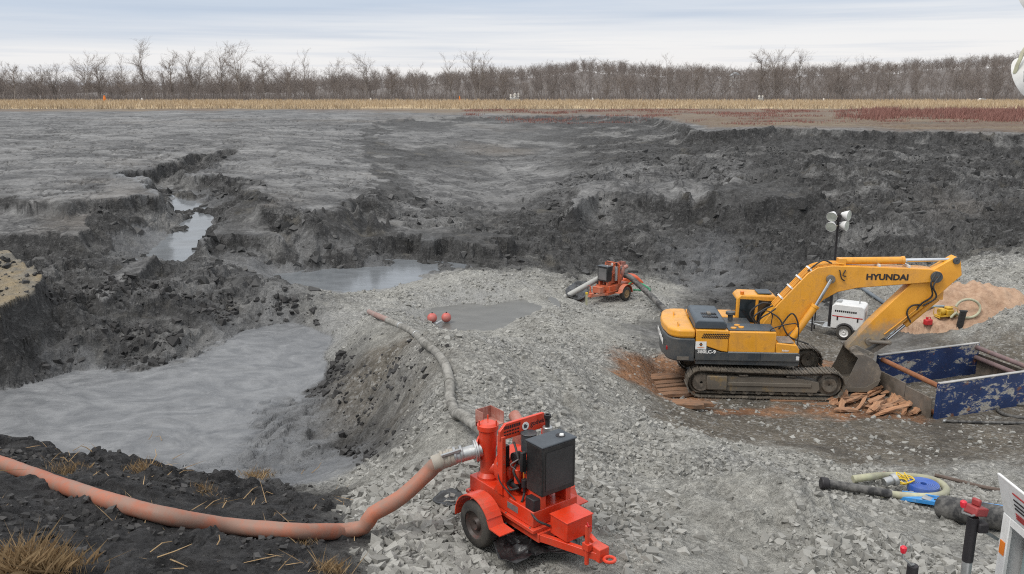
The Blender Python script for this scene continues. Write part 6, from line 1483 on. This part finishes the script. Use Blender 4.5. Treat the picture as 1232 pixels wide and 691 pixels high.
# pieces round the wheels of the red pump stay small
ok &= ~((~outside(SX, SY, .3, 11.75, 1.1, .95, NP_YAW)) & (SS > .11))
shp = np.array([P(*a, -6.68)[:2] for a in ((592, 642), (596, 667), (609, 687), (634, 685), (652, 675), (690, 674), (688, 652), (640, 632))])
ok &= ~((poly_sd(SX, SY, shp) > -.02) & (RNG.random(len(SX)) < .985))
SX, SY, SS = SX[ok], SY[ok], SS[ok]
pxs = SS / SY * ((SX / SY > -.62) & (SX / SY < .62) & (SY > 9.3))
big = np.argsort(-pxs)[:300]; mask = np.ones(len(SX), bool); mask[big] = False
V, T = joined_stones(STONES, SX[mask], SY[mask], SS[mask], 5, .02)
o = link('gravel', mesh_tris('gravel', V, T), M_STONE, ground); tag(o, kind='stuff')
smeshes = []
for V, T in STONES:
    me = mesh_tris('stone', V, T); me.materials.append(M_STONE); smeshes.append(me)
rs = random.Random(3)
for j in big:
    s = SS[j]; o = link('stone', smeshes[rs.randrange(12)], None, ground, (SX[j], SY[j], gz(SX[j], SY[j]) + .12 * s), (rs.gauss(0, .35), rs.gauss(0, .35), rs.uniform(0, 6.28)))
    o.scale = (s * rs.uniform(.9, 1.35), s * rs.uniform(.7, 1.1), s * rs.uniform(.7, 1.1))
cl_ = [scatter(14000, -.8, .05, 7.5, 19, (SOIL,), .025, .16, 11, 3.0), scatter(8000, -.7, -.20, 17, 36, (DARK, ASH), .06, .45, 12, 3.0), scatter(2500, -.30, .0, 15, 30, (DARK, DIRT), .04, .22, 17, 2.6)]
CXs, CYs, CSs = (np.concatenate([q[i] for q in cl_]) for i in range(3))
V, T = joined_stones(STONES, CXs, CYs, CSs, 8, .1)
o = link('soil_clods', mesh_tris('soil_clods', V, T), M_CLOD, ground); tag(o, kind='stuff')
cl_ = [scatter(26000, -.8, .8, 34, 82, (DARK, ASH), .10, .75, 13, 3.4)]
CXs, CYs, CSs = cl_[0]; kw, rg, _ = kind_at(CXs, CYs); kp = rg > .12; CXs, CYs, CSs = CXs[kp], CYs[kp], CSs[kp]
V, T = joined_stones(STONES, CXs, CYs, CSs, 9, -.15)
o = link('ash_clods', mesh_tris('ash_clods', V, T), M_ASHC, ground); tag(o, kind='stuff')

# ------------------------------------------------------------------ dry grass, straw
M_STRAW = stone_mat('dry_straw', (.20, .125, .060), (.40, .285, .155), (.29, .195, .10))
M_GOLD = stone_mat('golden_grass', (.30, .22, .14), (.54, .44, .31), (.42, .33, .215))
M_REDS = stone_mat('red_scrub', (.19, .085, .070), (.30, .155, .128), (.24, .115, .095))
def blades(X, Y, h, w, seed, lean=.3, nb=3, spread=.15):
    r_ = np.random.default_rng(seed); n = len(X); Vs = []
    for b in range(nb):
        x = X + r_.normal(0, spread, n); y = Y + r_.normal(0, spread, n); z = ground_z(x, y) - .02
        hh = h * r_.uniform(.6, 1.15, n); a = r_.uniform(0, 6.283, n); dx = np.cos(a) * w / 2; dy = np.sin(a) * w / 2
        lx = r_.normal(0, lean, n) * hh; ly = r_.normal(0, lean, n) * hh
        Vs.append(np.stack([np.stack([x - dx, y - dy, z], -1), np.stack([x + dx, y + dy, z], -1), np.stack([x + lx * .5 + dx * .6, y + ly * .5 + dy * .6, z + hh * .6], -1), np.stack([x + lx, y + ly, z + hh], -1)], 1))
    V = np.concatenate(Vs).reshape(-1, 3); k_ = np.arange(len(V) // 4)[:, None] * 4
    return V, np.concatenate([k_ + np.array([[0, 1, 2]]), k_ + np.array([[0, 2, 3]])])
r_ = np.random.default_rng(77)
n = 26000; y = r_.uniform(152, 226, n); x = y * r_.uniform(-.72, .72, n)
kp = (fbm(x / 14, y / 9, 4, 3) + .35 + (y > 175) * .4 > 0); x, y = x[kp], y[kp]
V, T = blades(x, y, np.full(len(x), .85), .12, 6, .22, 2, .4)
o = link('golden_grass', mesh_tris('golden_grass', V, T), M_GOLD); tag(o, 'band of golden dry grass across the far field', 'grass', kind='stuff')
n = 30000; y = r_.uniform(93, 150, n); x = y * r_.uniform(-.2, .78, n); u = x / y * FPX + CX
m1 = (y > 108 + 9 * fbm(x / 9, x * 0, 5, 3)) & (y < 142) & (u > 1030 + 60 * fbm(y / 6, x * 0, 3, 2)) & (fbm(x / 7, y / 5, 9, 4) > -.22); m2 = (y > 118) & (u > 560) & (fbm(x / 10, y / 8, 8, 3) > .08); m3 = (y < 112) & (u > 830) & (fbm(x / 6, y / 5, 10, 3) > .42) & (y > 95)
kp = m1 | m2 | m3; hh = (np.where(m1, .85, .30) * (1 + .5 * fbm(x / 3, y / 3, 12, 3)))[kp]; x, y = x[kp], y[kp]
V, T = blades(x, y, hh, .07, 7, .25, 3, .3)
o = link('red_scrub', mesh_tris('red_scrub', V, T), M_REDS); tag(o, 'dark red scrub growing on the field at right', 'scrub', kind='stuff')
# straw bits on the dark berm
n = 900; y = r_.uniform(8, 17.5, n); x = y * r_.uniform(-.75, -.12, n); kw, rg, mu = kind_at(x, y); kp = (kw[SOIL] > .5) & (fbm(x * .9, y * .9, 5, 2) > .05); x, y = x[kp], y[kp]
V, T = blades(x, y, r_.uniform(.02, .12, len(x)), .016, 9, 3.2, 1, .05)
o = link('straw_litter', mesh_tris('straw_litter', V, T), M_STRAW, ground); tag(o, kind='stuff')
def tuft(px_, py_, n_, h, rad, label, mat=None, lean=.45):
    p = G(px_, py_); rr_ = np.random.default_rng(int(px_ * 7 + py_)); x = p.x + rr_.normal(0, rad, n_); y = p.y + rr_.normal(0, rad * .8, n_)
    V, T = blades(x, y, np.full(n_, h) * rr_.uniform(.3, 1.1, n_), .0055, int(px_), lean, 2, .03); V = V - np.array([p.x, p.y, p.z])
    o = link('grass_tuft', mesh_tris('grass_tuft', V, T), mat or M_STRAW, None, p); tag(o, label, 'grass tuft', 'dry grass tufts on the dark berm')
tuft(55, 688, 420, .34, .20, 'largest tuft of dry straw-coloured grass in the bottom left corner')
tuft(25, 691, 260, .42, .14, 'dry grass tuft at the very left of the bottom edge')
tuft(85, 570, 200, .16, .16, 'brown dry grass tuft just above the orange pipe at left')
tuft(172, 566, 140, .22, .12, 'orange-brown grass tuft on the berm crest above the orange pipe')
tuft(310, 575, 160, .25, .16, 'reddish dry grass tuft at the right end of the berm crest')
tuft(400, 688, 140, .22, .12, 'dry grass tuft at the bottom edge below the orange pipe bend')
tuft(245, 590, 70, .18, .10, 'small tuft of dry grass midway along the berm crest')
tuft(368, 655, 60, .14, .08, 'tiny orange grass tuft just below the orange pipe')
def twig_bits():
    rt = random.Random(9)
    for i in range(26):
        px_, py_ = rt.choice([(rt.uniform(240, 380), rt.uniform(570, 615)), (rt.uniform(30, 240), rt.uniform(530, 575)), (rt.uniform(180, 330), rt.uniform(645, 688))])
        p = G(px_, py_); a = rt.uniform(0, 6.28); L_ = rt.uniform(.12, .42)
        q0 = Vector((p.x, p.y, gz(p.x, p.y) + .02)); q1 = q0 + Vector((math.cos(a) * L_ * .5, math.sin(a) * L_ * .5, rt.uniform(.02, .12))); q2 = q1 + Vector((math.cos(a + .6) * L_ * .5, math.sin(a + .6) * L_ * .5, rt.uniform(-.06, .12)))
        o = MB().tube([q0, q1, q2], [.009, .008, .004], 5).build('dead_stalk', M_STRAW); tag(o, 'pale broken dead stalk lying on the dark berm by the orange pipe', 'stalk', 'dead stalks on the berm')
twig_bits()

# ------------------------------------------------------------------ bare winter trees
def tree_segs(seed, height, spread, thick=1.0, dens=1.0, fork=False, low=False):
    r_ = random.Random(seed); main, twigs = [], []
    def grow(p, d, L, r0, lvl, store):
        ns = (6, 4, 3, 2)[min(lvl, 3)]; r1 = r0
        for i in range(ns):
            j = (.05, .10, .15, .18)[min(lvl, 3)]
            d2 = (d + Vector((r_.gauss(0, j), r_.gauss(0, j), r_.gauss(0, j * .6) + (.07 if lvl else .02)))).normalized()
            q = p + d2 * (L / ns); r2 = r0 * (1 - .75 * (i + 1) / ns) if lvl else r0 * (1 - .62 * (i + 1) / ns)
            store.append((p, q, r1, max(r2, .011))); 
            t = (i + 1) / ns
            if lvl < 3 and (lvl or t > .22):
                nk = int((3.0, 2.4, 3.2)[lvl] * dens + r_.random())
                for k_ in range(nk):
                    a = r_.uniform(0, 6.283); el = r_.uniform(.5, .95) if lvl == 0 else r_.uniform(.2, .9)
                    o_ = d2.orthogonal().normalized(); b_ = d2.cross(o_)
                    nd = (d2 * math.cos(el * spread) + (o_ * math.cos(a) + b_ * math.sin(a)) * math.sin(el * spread)).normalized()
                    Lk = L * ((.50, .52, .50)[lvl]) * r_.uniform(.6, 1.15) * (1.05 - .35 * t if lvl == 0 else 1)
                    grow(p.lerp(q, r_.random()), nd, Lk, max(r2 * .55, .013), lvl + 1, main if lvl == 0 else twigs)
            p, d, r1 = q, d2, r2
    if fork:
        for s in (-1, 1): grow(Vector((0, 0, 0)), Vector((s * .18, r_.uniform(-.1, .1), 1)).normalized(), height * r_.uniform(.85, 1), .16 * thick, 0, main)
    else: grow(Vector((0, 0, -.2)), Vector((r_.gauss(0, .05), r_.gauss(0, .05), 1)).normalized(), height * .92, .24 * thick, 0, main)
    return main, twigs
def segs_mesh(name, segs, mat):
    n = len(segs); p = np.array([s[0][:] for s in segs]); q = np.array([s[1][:] for s in segs]); r0 = np.array([s[2] for s in segs]); r1 = np.array([s[3] for s in segs])
    d = q - p; d /= np.linalg.norm(d, axis=1)[:, None] + 1e-9; ref = np.where(np.abs(d[:, 2:3]) < .9, np.array([[0, 0, 1.]]), np.array([[1., 0, 0]]))
    a = np.cross(d, ref); a /= np.linalg.norm(a, axis=1)[:, None] + 1e-9; b = np.cross(d, a); V = np.zeros((n, 6, 3))
    for j in range(3):
        c, s = math.cos(j * 2.094), math.sin(j * 2.094); w = a * c + b * s; V[:, j] = p + w * r0[:, None]; V[:, 3 + j] = q + w * r1[:, None]
    k_ = np.arange(n)[:, None] * 6; T = np.concatenate([k_ + np.array([[j, (j + 1) % 3, 3 + (j + 1) % 3, 3 + j]]) for j in range(3)])
    me = mesh_tris(name, V.reshape(-1, 3), T); me.materials.append(mat); return me
M_BARK = stone_mat('grey_bark', (.17, .145, .125), (.30, .265, .235), (.23, .20, .175))
M_TWIG = stone_mat('brown_twigs', (.145, .120, .106), (.25, .214, .192), (.19, .163, .145))
TP = []
for i, (h, sp, th, de, fk) in enumerate(((17, 1.0, .9, 1.0, False), (15, 1.2, .9, 1.1, False), (13.5, 1.1, .8, 1.0, True), (16, .85, .75, .9, False), (12, 1.25, .8, 1.1, False), (14.5, 1.05, .9, 1.0, True))):
    mn, tw = tree_segs(500 + i * 13, h, sp, th, de, fk); top = max(max(s[1].z for s in mn), max(s[1].z for s in tw))
    TP.append((top, segs_mesh('trunk', mn, M_BARK), segs_mesh('crown', tw, M_TWIG)))
LOWP = []
for i in range(5):
    mn, tw = tree_segs(800 + i * 7, 10.5, 1.0 + .08 * i, .55, .72, i % 2 == 0); top = max(s[1].z for s in mn + tw)
    LOWP.append((top, segs_mesh('bare_tree', mn + tw, M_TWIG)))
MAIN = [(18, 72, 4), (45, 78, 2), (68, 73, 5), (105, 58, 2), (122, 64, 1), (150, 62, 3), (178, 43, 0), (210, 62, 4), (236, 56, 5), (268, 48, 1), (290, 46, 0), (318, 64, 4), (348, 70, 3), (366, 57, 3), (405, 66, 2), (441, 60, 1), (470, 76, 4), (500, 74, 3), (543, 62, 3), (574, 57, 5), (606, 82, 4), (730, 68, 1), (790, 70, 2), (803, 63, 3), (838, 72, 5), (912, 58, 4), (934, 54, 5), (962, 56, 1), (1010, 66, 2), (1036, 64, 0), (1066, 70, 4), (1100, 72, 1), (1150, 66, 2), (1195, 62, 5)]
ordn = ['first', 'second', 'third', 'fourth', 'fifth', 'sixth', 'seventh', 'eighth', 'ninth', 'tenth', 'eleventh', 'twelfth', 'thirteenth', 'fourteenth', 'fifteenth', 'sixteenth', 'seventeenth']
rtree = random.Random(21)
for i, (px_, ty, k_) in enumerate(MAIN):
    Y_ = rtree.uniform(231, 240); b = PD(px_, 121, Y_); z = gz(b[0], Y_); topz = PD(px_, ty, Y_)[2]; s = (topz - z) / TP[k_][0]
    root = empty('bare_tree', (b[0], Y_, z), rtree.uniform(0, 6.28)); root.scale = (s * rtree.uniform(.95, 1.15),) * 2 + (s,)
    if i == 6: lab = 'tallest bare winter tree in the far tree line, standing near the left'
    elif i < 17: lab = 'bare winter tree, %s tall one from the left in the far tree line' % ordn[i]
    else: lab = 'bare winter tree, %s tall one from the right in the far tree line' % ordn[len(MAIN) - 1 - i]
    tag(root, lab, 'tree', 'tall bare trees along the far field')
    link('trunk', TP[k_][1], None, root); link('crown', TP[k_][2], None, root)
for i in range(190):
    Y_ = rtree.uniform(229, 262); u = rtree.uniform(-.66, .66); x_ = u * Y_; k_ = rtree.randrange(5); hh = rtree.uniform(3.0, 6.8) * (1.2 if u > .1 else 1)
    s = hh / LOWP[k_][0]; o = link('thicket_tree', LOWP[k_][1], None, None, (x_, Y_, gz(x_, Y_)), (0, 0, rtree.uniform(0, 6.28))); o.scale = (s * 1.25, s * 1.25, s)
    tag(o, 'low bare tree of the thicket below the taller trees', 'tree', 'low trees of the far thicket')
r_ = np.random.default_rng(31)
n = 16000; y = r_.uniform(228, 275, n); x = y * r_.uniform(-.70, .70, n)
V, T = blades(x, y, 1.2 + 2.2 * r_.random(n) ** 2 * (1 + .8 * fbm(x / 12, y / 12, 3, 2)), .05, 14, .16, 2, .4)
o = link('underbrush', mesh_tris('underbrush', V, T), M_TWIG); tag(o, 'grey-brown underbrush along the foot of the far tree line', 'brush', kind='stuff')
# the wood behind them, which reads as one mass
def woodland():
    r_ = np.random.default_rng(5); n = 1900; y = r_.uniform(250, 760, n) ** 1.0; y = np.concatenate([y, r_.uniform(540, 720, 1300)]); n = len(y); x = y * r_.uniform(-.72, .72, n); z = ground_z(x, y)
    me = bpy.data.meshes.new('woodland'); me.from_pydata(np.stack([x, y, z - .1], -1).tolist(), [], [])
    o = link('woodland', me); tag(o, 'mass of bare brown woods covering the low hill on the horizon', 'woods', kind='stuff')
    ng = bpy.data.node_groups.new('woodland_nodes', 'GeometryNodeTree')
    ng.interface.new_socket('Geometry', in_out='INPUT', socket_type='NodeSocketGeometry'); ng.interface.new_socket('Geometry', in_out='OUTPUT', socket_type='NodeSocketGeometry')
    gi = ng.nodes.new('NodeGroupInput'); go = ng.nodes.new('NodeGroupOutput'); iop = ng.nodes.new('GeometryNodeInstanceOnPoints')
    gti = ng.nodes.new('GeometryNodeJoinGeometry')
    srcs = {}
    for q in bpy.data.objects:
        if q.type == 'MESH' and q.name.startswith('thicket_tree') and q.data.name not in srcs: srcs[q.data.name] = q
    for q in srcs.values():
        oi = ng.nodes.new('GeometryNodeObjectInfo'); oi.inputs['Object'].default_value = q; oi.inputs['As Instance'].default_value = True; oi.transform_space = 'ORIGINAL'
        ng.links.new(oi.outputs['Geometry'], gti.inputs[0])
    ng.links.new(gi.outputs[0], iop.inputs['Points']); ng.links.new(gti.outputs[0], iop.inputs['Instance']); iop.inputs['Pick Instance'].default_value = True
    rv = ng.nodes.new('FunctionNodeRandomValue'); rv.data_type = 'FLOAT_VECTOR'; rv.inputs[0].default_value = (0, 0, 0); rv.inputs[1].default_value = (0, 0, 6.28); ng.links.new(rv.outputs[0], iop.inputs['Rotation'])
    rs_ = ng.nodes.new('FunctionNodeRandomValue'); rs_.data_type = 'FLOAT'; rs_.inputs[2].default_value = .5; rs_.inputs[3].default_value = .85; ng.links.new(rs_.outputs[1], iop.inputs['Scale'])
    ng.links.new(iop.outputs[0], go.inputs[0])
    md_ = o.modifiers.new('trees', 'NODES'); md_.node_group = ng
woodland()

# ------------------------------------------------------------------ small things far out on the field
def far_point(px_, Y_): 
    b = PD(px_, 121, Y_); return Vector((b[0], Y_, gz(b[0], Y_)))
def distant_lamp(px_, Y_, label, wide=1.0, h=3.2):
    p = far_point(px_, Y_); root = empty('distant_light_tower', p); tag(root, label, 'light tower', 'far lighting towers on the field')
    root.scale = (.62, .62, .62)
    MB().box(-.9, .9, -.6, .6, .4, 1.5).build('cabinet', M_GALV, root, .05); MB().cyl((0, 0, 1.5), (0, 0, h), .08, 8).build('mast', M_GALV, root)
    for sx in (-1, 1):
        for dz in (0, -.9): MB().ring((sx * .75 * wide, -.1, h + dz), (sx * .3, -1, -.1), [(.02, -.3), (.42, -.02), (.42, .06), (.02, .06)], 16).build('lamp_head', M_WHITE, root)
    MB().cyl((-.8 * wide, 0, h), (.8 * wide, 0, h), .05, 8).build('crossbar', M_GALV, root)
distant_lamp(616.5, 222, 'far white lighting tower at mid picture, left of a pair', 1.0, 2.6)
distant_lamp(621.5, 224, 'far white lighting tower at mid picture, right of a pair', 1.0, 3.0)
distant_lamp(915, 220, 'far white lighting tower on the field right of centre', .9, 2.2)
def small_far(name, px_, Y_, w, h, mat, label, cat):
    p = far_point(px_, Y_); o = MB().ring((0, 0, 0), (0, 0, 1), [(.02, 0), (w * .5, 0), (w * .55, h * .3), (w * .42, h * .6), (w * .28, h), (.02, h)], 14).build(name, mat, None, loc=p); tag(o, label, cat)
small_far('traffic_barrel', 126, 222, .7, 1.5, M_OBEAC, 'orange barrel on the far field edge at left', 'barrel')
small_far('marker_post', 171, 225, .5, .9, M_WHITE, 'white marker at the foot of the tall left tree', 'marker')
small_far('marker_post', 446, 225, .5, .9, M_WHITE, 'white marker on the far field left of centre', 'marker')
small_far('traffic_barrel', 553, 223, .4, 1.4, M_OBEAC, 'small red marker barrel on the far field before the pair of lighting towers', 'barrel')
small_far('marker_post', 713, 225, .5, .9, M_WHITE, 'white marker on the far field right of the paired lighting towers', 'marker')
small_far('marker_post', 991, 225, .5, .8, M_WHITE, 'white marker on the far field at right', 'marker')
def parked_far():
    p = far_point(1182, 224); root = empty('parked_car', p); root.scale = (.55, .55, .55); tag(root, 'tiny white car parked at the far field edge by the right margin', 'car')
    MB().prism([(-2, .3), (2, .3), (2, .85), (1.2, .95), (.7, 1.45), (-1.1, 1.45), (-1.9, .95)], -.8, .8).build('body', M_WHITE, root, .1)
    MB().prism([(1.05, .97), (.66, 1.38), (-1.0, 1.38), (-1.5, .98)], -.82, -.805).build('windows', M_GLASS, root)
    for x_ in (-1.25, 1.25): MB().ring((x_, -.75, .32), (0, 1, 0), [(.02, -.1), (.32, -.1), (.32, .1), (.02, .1)], 14).build('wheel', M_TYRE, root)
parked_far()
def far_house():
    Y_ = 420; b = PD(886, 94, Y_); root = empty('white_house', (b[0], Y_, gz(b[0], Y_))); tag(root, 'white house half hidden in the woods right of centre', 'house')
    z = b[2] - gz(b[0], Y_) - 1.2
    MB().box(-1.8, 1.8, 0, 6, 0, z + 2.4).build('wall', M_WHITE, root); MB().prism([(-2.2, z + 2.35), (2.2, z + 2.35), (0, z + 3.9)], -.3, 6.3).build('roof', M_GALV, root)
    for x_ in (-.9, .9): MB().box(x_ - .3, x_ + .3, -.06, -.005, z + 1.0, z + 1.9).build('window', M_GLASS, root)
far_house()
